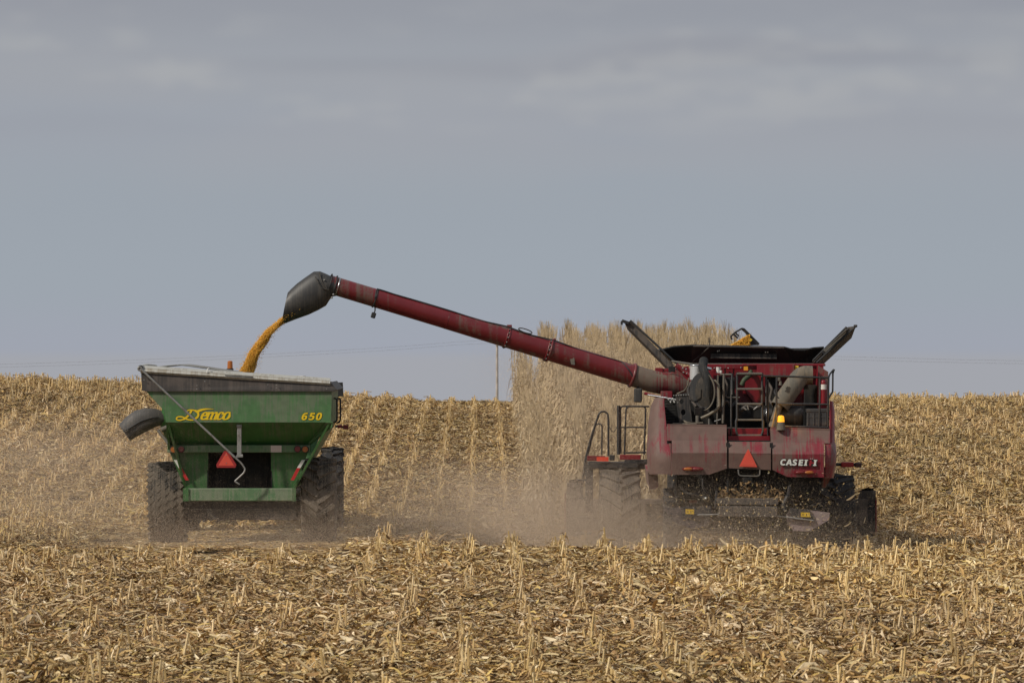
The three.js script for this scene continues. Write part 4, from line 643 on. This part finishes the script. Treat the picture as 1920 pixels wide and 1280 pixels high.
    part(g, 'worn_patch', slab([C(1068, 668, 1.48), C(1077, 671, 1.48), C(1078, 684, 1.48), C(1071, 683, 1.48)], 0.012, REAR), M.grey);
    { const l = sub(g, 'work_light', 'small dark work lamp hanging below the tube'); part(l, 'housing', box(C(700, 591, 1.1), 0.09, 0.11, 0.09, [0, 0, -0.3], 0.02), M.black); part(l, 'hook', tube([A(703).add(V(0, -0.16, 0.05)), C(703, 582, 1.1), C(701, 587, 1.1)], 0.012, 6), M.black); }
    { const l = sub(g, 'rear_lamp', 'dark square lamp below the foot of the tube'); part(l, 'housing', box(C(1196.5, 741, 1.7), 0.155, 0.27, 0.12, [0, 0, -0.02], 0.03), M.rubber); part(l, 'stem', bar(C(1196, 728, 1.75), C(1198, 720, 1.8), 0.02), M.black); }
    part(g, 'drive_bracket', [box(C(1250, 741, 1.6), 0.22, 0.16, 0.2), bar(C(1208, 737, 1.6), C(1236, 744, 1.6), 0.028)], M.red);
    // rubber spout: flares and turns down
    const R = (c, a, b, tilt, z) => { const o = []; for (let i = 0; i < 28; i++) { const th = i / 28 * 6.283, u = a * Math.cos(th), w = b * Math.sin(th); o.push(c.clone().add(V(Math.cos(tilt) * u, Math.sin(tilt) * u, w))); } return o; };
    const z = 1.02, s = [[623, 519, 634, 554, 0.18], [612, 513.5, 623, 556, 0.19], [600, 508.5, 618, 562, 0.205], [588, 509, 611, 573, 0.21], [572, 520, 597, 581, 0.215], [557, 531, 578, 590, 0.22], [545, 542, 554, 598.5, 0.225], [539.5, 548, 527.5, 609, 0.23]].map(([x0, y0, x1, y1, w]) => [(x0 + x1) / 2, (y0 + y1) / 2, Math.hypot(x1 - x0, y1 - y0) * 0.00506, w, Math.atan2(y1 - y0, x0 - x1)]);
    const rings = s.map(([x, y, a, b, tl]) => R(C(x, y, z), a, b, tl)); const inner = s.slice().reverse().map(([x, y, a, b, tl]) => R(C(x + 0.8, y, z), a - 0.02, b - 0.02, tl));
    part(g, 'rubber_spout', loft([...rings, ...inner]), dirty([0.03, 0.029, 0.028], [0.065, 0.058, 0.05], 0.4, 1.3, { roughness: 0.5 }), 'black flexible rubber spout');
    part(g, 'spout_collar', [ringAt(627, 0.19, 0.014), ringAt(617, 0.196, 0.012)], M.black); parts(g, 'spout_rivet', [[608, 525], [625, 552], [622, 558]].map(([x, y]) => new THREE.SphereGeometry(0.02, 8, 6).translate(...C(x, y, z - 0.2).toArray())), M.steel);
    part(g, 'spout_crease', [tube([C(591, 519, z - 0.21), C(597, 530, z - 0.225), C(604, 540, z - 0.225), C(616, 543, z - 0.21)], 0.012, 6), tube([C(598, 511, z - 0.17), C(604, 530, z - 0.215), C(613, 540, z - 0.21)], 0.012, 6)], M.rubber); }
  // --- operator platform, ladder and rails on the left
  { const g = sub(t, 'operator_platform', 'black platform with steps and hand rails on the left'), z = 6.2;
    part(g, 'platform_deck', [box(C(1160, 872, z), 1.22, 0.12, 1.4), box(C(1195, 866, z - 0.5), 0.5, 0.1, 0.3)], M.black);
    part(g, 'side_beam', [box(C(1105, 915, z - 0.6), 0.155, 0.95, 0.12, [0, 0, 0.0]), box(C(1150, 871.5, z - 0.75), 0.98, 0.115, 0.1), slab([C(1200, 876, z - 0.7), C(1217, 862, z - 0.7), C(1217, 870, z - 0.7), C(1190, 884, z - 0.7)], 0.1, REAR)], M.black);
    parts(g, 'beam_bolt', [[1110, 878], [1115, 880], [1101, 892], [1109, 893], [1101, 921], [1109, 921], [1140, 877], [1150, 876], [1103, 905], [1107, 945]].map(([x, y]) => new THREE.SphereGeometry(0.013, 6, 5).translate(...C(x, y, z - 0.68).toArray())), M.steel);
    for (const y of [900, 935, 970, 1000]) part(g, 'step', box(C(1094, y, z - 0.2), 0.3, 0.03, 0.5), M.black);
    part(g, 'marker_light', [box(C(1118, 859, z - 0.8), 0.36, 0.1, 0.05)], M.lensRed, 'long red marker lamp'); part(g, 'reflector', box(C(1130, 860.5, z - 0.84), 0.235, 0.085, 0.02), M.reflHot, 'bright orange-red reflector');
    part(g, 'marker_light', [box(C(1182, 857, z - 0.8), 0.42, 0.1, 0.05)], plain(0.2, 0.015, 0.02, 0.5), 'dull red lamp strip'); part(g, 'lamp_bracket', [box(C(1148, 858, z - 0.75), 0.1, 0.11, 0.08)], M.black);
    part(g, 'hand_rail', tube([C(1090, 940, z), C(1092, 905, z), C(1098, 860, z), C(1110, 815, z), C(1122, 779, z), C(1127, 772, z), C(1134, 771.5, z), C(1139.5, 776, z), C(1141, 790, z), C(1141, 855, z)], 0.02, 8, 0.25, 80), M.black, 'outer hooped hand rail');
    part(g, 'hand_rail', tube([C(1092, 915, z + 0.7), C(1100, 862, z + 0.7), C(1116, 800, z + 0.7), C(1120, 795, z + 0.7), C(1126, 795, z + 0.7), C(1129, 801, z + 0.7), C(1128.5, 852, z + 0.7)], 0.017, 8, 0.25, 70), M.black, 'inner hooped hand rail');
    part(g, 'rail_frame', [bar(C(1160, 760, z), C(1160, 852, z), 0.036, 0.036, 10), tube([C(1164, 850, z), C(1163.5, 766, z), C(1167, 761.5, z), C(1218, 762, z)], 0.018, 8, 0.05, 40), tube([C(1171, 852, z), C(1174, 768, z), C(1178, 762, z), C(1206, 761.5, z), C(1211, 765, z), C(1208, 852, z)], 0.018, 8, 0.05, 60), bar(C(1163, 801, z), C(1212, 801, z), 0.015), bar(C(1172, 849, z), C(1212, 848, z), 0.018)], M.black, 'square guard rail frame');
    part(g, 'chain', tube([C(1143, 800, z), C(1147, 808, z), C(1152, 809, z), C(1158, 798, z)], 0.009, 6), M.black);
    part(g, 'stay_rod', bar(C(1127, 880, z), C(1123, 1012, z), 0.014), M.steel); }
  { const g = sub(t, 'marker_light', 'red marker light on an arm at the right'); part(g, 'arm', bar(C(1566, 870.5, 2.5), C(1616, 871.5, 2.5), 0.032), M.black); part(g, 'lens', box(C(1589.5, 871, 2.45), 0.24, 0.1, 0.08, null, 0.02), plain(0.32, 0.012, 0.012, 0.4)); part(g, 'lens', box(C(1610, 871.5, 2.45), 0.13, 0.09, 0.08, null, 0.02), plain(0.06, 0.02, 0.015, 0.5)); }
  // --- cab, wheels, header, mostly hidden
  { const g = sub(t, 'cab'); part(g, 'window', box(V(0.05, 2.35, -8.1), 1.75, 1.6, 1.5, null, 0.1), M.glass); part(g, 'roof', box(V(0.05, 3.2, -8.1), 1.85, 0.14, 1.7, null, 0.05), M.red); }
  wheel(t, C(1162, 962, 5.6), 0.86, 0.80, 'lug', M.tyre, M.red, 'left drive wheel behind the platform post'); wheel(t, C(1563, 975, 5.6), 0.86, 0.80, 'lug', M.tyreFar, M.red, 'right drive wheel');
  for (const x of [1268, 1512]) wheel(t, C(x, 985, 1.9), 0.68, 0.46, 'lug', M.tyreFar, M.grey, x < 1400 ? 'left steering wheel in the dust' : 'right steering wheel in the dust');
  part(t, 'rear_axle', [box(C(1391, 985, 1.9), 2.3, 0.2, 0.3), box(C(1391, 962, 1.9), 0.5, 0.3, 0.4)], M.dark); part(t, 'front_axle', [box(C(1362, 960, 5.6), 3.2, 0.35, 0.4)], M.dark);
  part(t, 'underbody', [box(C(1391, 900, 2.8), 2.7, 0.55, 4.6), box(C(1391, 940, 4.4), 1.6, 0.8, 3.2), box(C(1385, 912, 1.9), 2.3, 0.5, 0.6)], M.dark);
  part(t, 'feeder_house', slab([V(-0.7, 1.9, -8.0), V(0.7, 1.9, -8.0), V(0.7, 0.9, -9.6), V(-0.7, 0.9, -9.6)], 0.6, V(0, 1, -1)), M.red);
  { const g = sub(t, 'corn_header', 'wide corn header, its black ends showing either side'), z = 9.3, X0 = C(1078, 950, z).x, X1 = C(1627, 950, z).x, n = 8;
    part(g, 'frame', [box(V((X0 + X1) / 2, 0.72, -z), X1 - X0, 0.55, 0.12), box(V((X0 + X1) / 2, 0.4, -z - 0.4), X1 - X0, 0.1, 0.8)], M.blackDusty);
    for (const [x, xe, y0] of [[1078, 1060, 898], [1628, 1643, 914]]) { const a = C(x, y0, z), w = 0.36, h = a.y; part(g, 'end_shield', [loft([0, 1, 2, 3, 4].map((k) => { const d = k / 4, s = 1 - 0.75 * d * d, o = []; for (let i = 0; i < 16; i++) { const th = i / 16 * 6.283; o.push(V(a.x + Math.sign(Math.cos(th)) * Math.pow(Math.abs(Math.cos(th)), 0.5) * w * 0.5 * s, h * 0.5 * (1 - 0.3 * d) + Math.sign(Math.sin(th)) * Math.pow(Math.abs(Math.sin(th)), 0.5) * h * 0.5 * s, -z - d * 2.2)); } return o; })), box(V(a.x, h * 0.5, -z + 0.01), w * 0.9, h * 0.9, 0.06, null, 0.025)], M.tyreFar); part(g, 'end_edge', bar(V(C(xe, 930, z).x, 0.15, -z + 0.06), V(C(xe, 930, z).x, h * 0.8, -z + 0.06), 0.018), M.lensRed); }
    for (let k = 1; k < n; k++) { const x = X0 + (X1 - X0) * k / n, s = new THREE.ConeGeometry(0.24, 1.6, 12).rotateX(-Math.PI / 2).scale(1, 0.8, 1).translate(x, 0.35, -z - 1.5); part(g, 'snout', s, M.red); } }
  // --- residue spreader
  { const g = sub(t, 'residue_spreader', 'dark spreader with two deflector plates under the rear'), z = -0.3;
    part(g, 'housing', [box(C(1403, 959, z), 1.1, 0.2, 0.25, [0, 0, -0.01], 0.02), box(C(1402, 940, z + 0.15), 1.14, 0.12, 0.3)], M.blackDusty);
    part(g, 'deflector', slab([[1243, 952], [1333, 948], [1340, 966], [1325, 986], [1300, 991], [1266, 980]].map(([x, y]) => C(x, y, z + 0.1)), 0.02, REAR), dirty([0.045, 0.036, 0.042], [0.07, 0.055, 0.052], 0.5, 0.5, { roughness: 0.7 }), 'left dark deflector plate');
    part(g, 'deflector', slab([[1475, 964], [1483, 952], [1557, 961], [1555, 975], [1517, 996], [1488, 995], [1476, 980]].map(([x, y]) => C(x, y, z + 0.05)), 0.02, REAR), M.mauve, 'right mauve deflector plate, sunlight on it put into a paler colour');
    part(g, 'bracket', [slab([[1279, 951], [1333, 950], [1333, 968], [1279, 969]].map(([x, y]) => C(x, y, z + 0.05)), 0.03, REAR), slab([[1481, 952], [1519, 956], [1528, 977], [1484, 973]].map(([x, y]) => C(x, y, z)), 0.03, REAR)], M.black);
    for (const [x0, y0, x1, y1] of [[1285.5, 954, 1302, 963.5], [1502, 960, 1519.5, 969]]) { const c = document.createElement('canvas'); c.width = 160; c.height = 84; const q = c.getContext('2d'); q.fillStyle = '#d0a818'; q.fillRect(0, 0, 160, 84); q.strokeStyle = '#3a2f08'; q.lineWidth = 4; q.strokeRect(4, 4, 152, 76); q.fillStyle = '#2c2408'; q.fillRect(92, 26, 16, 40); q.fillRect(128, 20, 10, 26); q.fillStyle = '#9a7c18'; q.fillRect(20, 22, 40, 40); decal(g, 'warning_label', c, C(x0, y1, z - 0.02), C(x1, y1 + 0.6, z - 0.02), C(x1, y0 + 0.6, z - 0.02), C(x0, y0, z - 0.02), 0.006, 'yellow warning label'); }
    part(g, 'spring', [bar(C(1308, 965.5, z - 0.02), C(1348, 964, z - 0.02), 0.014), bar(C(1456, 967, z - 0.02), C(1526, 976, z - 0.03), 0.014), ...Array.from({ length: 14 }, (_, k) => new THREE.TorusGeometry(0.019, 0.005, 5, 10).rotateY(Math.PI / 2).translate(...C(1312 + k * 1.9, 965.4, z - 0.02).toArray())), ...Array.from({ length: 14 }, (_, k) => new THREE.TorusGeometry(0.019, 0.005, 5, 10).rotateY(Math.PI / 2).translate(...C(1476 + k * 1.9, 969.6 + k * 0.25, z - 0.02).toArray()))], M.steel);
    part(g, 'hanger', [bar(C(1345, 905, 0.6), C(1342, 952, z), 0.025), bar(C(1482, 905, 0.5), C(1478, 930, z), 0.03), tube([C(1478, 930, z), C(1470, 945, z), C(1472, 957, z)], 0.04, 8), tube([C(1318, 897, 0.5), C(1319, 915, 0.45), C(1332, 930, 0.4), C(1345, 950, 0.4)], 0.02, 8)], M.black);
    part(g, 'hose', tube([C(1277, 908, 0.5), C(1279, 918, 0.4), C(1290, 925, 0.38), C(1310, 928, 0.35), C(1322, 934, 0.35)], 0.028, 10), M.rubber);
    part(g, 'joint', new THREE.SphereGeometry(0.03, 10, 8).translate(...C(1324, 934, 0.33).toArray()), M.chrome);
    parts(g, 'chopper_blade', [1365, 1436].map((x) => box(C(x, 912, -0.05), 0.04, 0.22, 0.05)), M.dark); part(g, 'fin', box(C(1402, 903, 0.2), 0.18, 0.16, 0.1), M.dark); part(g, 'yellow_tag', box(C(1350, 916, 0.5), 0.04, 0.05, 0.02), M.yellow);
    const L = []; for (let k = 0; k < 700; k++) { const u = rnd(), x = 1342 + u * 128, y = 938 - Math.pow(rnd(), 1.3) * (rnd() < 0.5 ? 12 : 36) * (0.4 + 0.6 * Math.sin(u * 3.1)), p = C(x, y, 0.0 + rnd() * 0.6), q = new THREE.TetrahedronGeometry(0.022 + rnd() * 0.03); q.scale(1.6, 0.5, 0.7); q.rotateY(rnd() * 6); q.rotateZ(rnd() * 6); q.translate(p.x, p.y, p.z); L.push(q); }
    part(g, 'straw_mat', L, plain(0.27, 0.17, 0.075, 1), 'tan chopped straw lodged on the spreader').userData.kind = 'stuff'; }
  for (const [x, y] of [[1285, 900], [1522, 906]]) { const g = sub(t, 'work_lamp', 'small square work lamp under the hood, ' + (x < 1400 ? 'left' : 'right')); part(g, 'housing', box(C(x, y, 0.55), 0.09, 0.09, 0.06, null, 0.015), M.black); part(g, 'lens', box(C(x, y, 0.515), 0.07, 0.07, 0.015), plain(0.6, 0.58, 0.5, 0.3)); }
}
// the crate standing on the deck
{
  const c = C(1532, 800, 0.95).add(HB), t = thing('storage_crate', 'dark grey plastic crate standing behind the guard rail on the combine', 'crate', c), w = 0.40, h = 0.34, d = 0.32;
  part(t, 'tub', [box(V(0, h / 2, 0), w * 0.94, h, d * 0.94, null, 0.02)], M.crate); part(t, 'rim', [box(V(0, h - 0.03, 0), w, 0.07, d, null, 0.012), box(V(0, h * 0.55, 0), w * 0.96, 0.03, d * 0.97, null, 0.008)], M.crate);
  part(t, 'rib', [-0.17, -0.06, 0.06, 0.17].map((x) => box(V(x, h * 0.42, d * 0.475), 0.02, h * 0.75, 0.02, null, 0.004)), M.crate);
}
// ---------------------------------------------------------------- corn: the falling stream and the heap under the filling auger
const KERNEL = (() => { const g = new THREE.SphereGeometry(0.5, 6, 4); g.scale(1, 0.75, 0.55); return g; })();
const kernelMat = new THREE.MeshStandardMaterial({ color: 0xffffff, roughness: 0.5 });
function kernels(root, name, n, where, size) {
  const im = new THREE.InstancedMesh(KERNEL, kernelMat, n), q = new THREE.Quaternion(), c = new THREE.Color(); im.name = name; im.userData.kind = 'stuff';
  for (let i = 0; i < n; i++) { q.set(gauss(), gauss(), gauss(), gauss()).normalize(); const s = size * rr(0.8, 1.2), v = rr(0.55, 1.2); im.setMatrixAt(i, new THREE.Matrix4().compose(where(i), q, V(s, s, s))); im.setColorAt(i, c.setRGB(0.82 * v, 0.44 * v, 0.05 * v)); }
  im.castShadow = im.receiveShadow = true; root.add(im); return im;
}
{
  const K = (x, y, z) => C(x, y, z).add(HB), path = new THREE.CatmullRomCurve3([K(552, 583, 1.0), K(528, 601, 1.0), K(505, 622, 0.95), K(486, 648, 0.9), K(472, 672, 0.9), K(462, 698, 0.9), K(455, 728, 0.9)]);
  const root = new THREE.Group(); root.name = 'corn_stream'; scene.add(root); tag(root, 'golden stream of shelled corn falling from the black spout into the cart', 'corn', null, 'stuff');
  kernels(root, 'falling_kernel', 42000, () => { const t = Math.pow(rnd(), 0.95), p = path.getPointAt(t), a = rnd() * 6.283, r = (0.118 + 0.026 * t) * (1 + 0.12 * Math.sin(t * 23 + Math.cos(a * 2) * 2)) * (rnd() < 0.025 ? rr(1.2, 2.0) : 1.12 * Math.sqrt(rnd())); return p.add(V(Math.cos(a) * r, Math.cos(a) * r * 0.4 + gauss() * 0.01, Math.sin(a) * r)); }, 0.0140);
  const heap = new THREE.Group(); heap.name = 'tank_corn'; scene.add(heap); tag(heap, 'yellow corn spilling from the auger head above the combine grain tank', 'corn', null, 'stuff');
  kernels(heap, 'tank_kernel', 7000, () => { const u = rnd(), v = rnd(), x = 1370 + 37 * u, y = 650 - (650 - (648 - 22 * u)) * v; return K(x + gauss() * 0.7, y + gauss() * 0.6, 4.05 + rr(-0.12, 0.2)); }, 0.02);
}
// ---------------------------------------------------------------- pole and lines beyond the ridge
{
  const d = 225, X = (932 - VPX) / FPX * d, y0 = ground(X, -d), top = EYE + (HOR - 634) / FPX * d, t = thing('utility_pole', 'pale wooden utility pole standing beyond the ridge left of the corn', 'utility pole', V(X, y0, -d));
  part(t, 'pole', bar(V(0, -0.5, 0), V(0, top - y0, 0), 0.075, 0.055, 14), M.wood); part(t, 'crossarm', box(V(0, top - y0 - 0.3, 0), 0.12, 0.11, 1.6), M.wood);
  for (const z of [-0.65, 0.65]) part(t, 'insulator', bar(V(0, top - y0 - 0.25, z), V(0, top - y0 - 0.08, z), 0.04), M.grey);
  const line = (z, dy, lab) => { const P = []; for (let k = -2; k <= 2; k++) for (let i = 0; i < 12; i++) { const u = i / 12; P.push(V(X + (k + u) * 60, top - 0.08 + dy - 4 * u * (1 - u) * 0.9 + (k + u < 0 ? 0.024 : -0.008) * 60 * 0.5 * (k + u), -d + z)); } const m = new THREE.Mesh(new THREE.TubeGeometry(new THREE.CatmullRomCurve3(P), 160, 0.004, 5), M.wire); m.name = numbered('power_line'); scene.add(m); return tag(m, lab, 'power line'); };
  line(-0.65, 0, 'thin power line across the low sky, the farther of the two'); line(0.65, -0.14, 'thin power line across the low sky, the nearer of the two');
}
// ---------------------------------------------------------------- chaff thrown out under the combine, and larger husks in the air
{
  const L = () => { const f = new Leafy(); for (let i = 0; i < 60; i++) { const p = V(gauss() * 0.26, gauss() * 0.22, gauss() * 0.26), a = V(gauss(), gauss(), gauss()).normalize(), s = V(gauss(), gauss(), gauss()).cross(a).normalize(), len = rnd() < 0.10 ? rr(0.02, 0.065) : rr(0.004, 0.016), w = len * rr(0.12, 0.4), c = straw(rr(0.6, 1.15)); f.quad(p.clone().addScaledVector(a, -len / 2), p.clone().addScaledVector(s, w / 2), p.clone().addScaledVector(a, len / 2), p.clone().addScaledVector(s, -w / 2), c); } return f.build(); };
  const list = [];
  for (let i = 0; i < 480; i++) {
    const u = rnd(), d = rr(86.5, 92), px = 1230 + 400 * (0.5 + gauss() * 0.24) - (rnd() < 0.3 ? rr(0, 130) : 0), h = Math.pow(rnd(), px > 1500 ? 1.3 : 2.2) * 1.3 - 0.05, x = (px - VPX) / FPX * d;
    list.push({ m: new THREE.Matrix4().compose(V(x, ground(x, -d) + 0.12 + h, -d), new THREE.Quaternion(gauss(), gauss(), gauss(), gauss()).normalize(), V(1, 1, 1)) });
  }
  strew('chaff', 'cloud of chopped straw and chaff thrown out behind and under the combine', 'chaff', [L(), L(), L()], list);
  const husk = (px, py, d, len, w, ang, lab) => { const f = new Leafy(), c = V((px - VPX) / FPX * d, EYE - (py - HOR) / FPX * d, -d), a = V(Math.cos(ang), Math.sin(ang), 0.15), pts = []; for (let i = 0; i <= 5; i++) { const t = i / 5 - 0.5; pts.push(a.clone().multiplyScalar(t * len).add(V(0, t * t * len * 0.5, 0))); } const s = V(-Math.sin(ang), Math.cos(ang), 0.5).normalize(); f.ribbon(pts, () => s.clone(), (t) => w * (0.25 + 0.9 * Math.sin(Math.PI * (0.1 + 0.8 * t))), [0.68, 0.56, 0.36], 0.4); const m = new THREE.Mesh(f.build(), MAT); m.position.copy(c); m.name = numbered('flying_husk'); m.castShadow = m.receiveShadow = true; scene.add(m); tag(m, lab, 'corn husk', 'husks thrown through the air behind the combine'); };
  husk(1359, 1019, 87, 0.22, 0.022, -0.65, 'pale split husk in the air below the middle of the spreader'); husk(1596, 935, 89, 0.19, 0.02, 0.6, 'long pale husk in the air in front of the right drive tyre'); husk(1590, 985, 88, 0.16, 0.012, 0.55, 'thin straw in the air right of the mauve deflector plate'); husk(1263, 1038, 87, 0.14, 0.013, 1.15, 'small upright husk in the air above the stubble under the left deflector'); husk(1397, 1036, 87, 0.15, 0.013, 0.9, 'small curled husk in the air right of the pale split husk'); husk(1318, 1023, 87.5, 0.13, 0.008, -1.2, 'thin straw in the air left of the pale split husk'); husk(1622, 977, 89, 0.12, 0.008, 1.3, 'short upright straw in the air beside the header end');
}
// ---------------------------------------------------------------- dust hanging low round the wheels: a great many grains
{
  const D = () => { const n = 12000, p = [], c = []; for (let i = 0; i < n; i++) { const x = gauss() * 0.85, y = gauss() * 0.30, z = gauss() * 0.85, s = rr(0.0015, 0.004), v = rr(0.85, 1.15); for (let k = 0; k < 3; k++) { p.push(x + (rnd() - 0.5) * 2 * s, y + (rnd() - 0.5) * 2 * s, z + (rnd() - 0.5) * 2 * s); c.push(0.60 * v, 0.475 * v, 0.36 * v); } } const g = new THREE.BufferGeometry(); g.setAttribute('position', new THREE.Float32BufferAttribute(p, 3)); g.setAttribute('color', new THREE.Float32BufferAttribute(c, 3)); g.computeVertexNormals(); return g; };
  const list = [], add = (n, px, sx, d0, d1, h0, h1, pw = 1.6) => { for (let i = 0; i < n; i++) { const d = rr(d0, d1), x = (px + gauss() * sx - VPX) / FPX * d, s = rr(0.8, 1.2); list.push({ m: new THREE.Matrix4().compose(V(x, ground(x, -d) + h0 + (h1 - h0) * Math.pow(rnd(), pw), -d), QY(rr(0, 6.283)), V(s, s, s)) }); } };
  add(370, 960, 160, 85.5, 98, 0.0, 1.5);         // between the machines
  add(38, 1100, 50, 87, 96, 0, 1.6, 1.5);          // round the platform and header end
  add(120, 1340, 150, 86.3, 92, -0.15, 0.8, 1.7);     // behind the combine
  add(180, 120, 110, 86, 104, 0.0, 2.1, 1.1);       // drifting left of the cart
  add(80, 440, 150, 85.5, 87.6, -0.15, 0.5, 2);    // round the cart's wheels
  add(70, 1090, 40, 96, 99, 1.8, 4.2, 1);          // rising against the standing corn
  strew('dust', 'brown dust hanging low over the field round the wheels of the machines', 'dust', [D(), D(), D()], list, 'stuff', vc(1));
}
renderer.render(scene, camera);
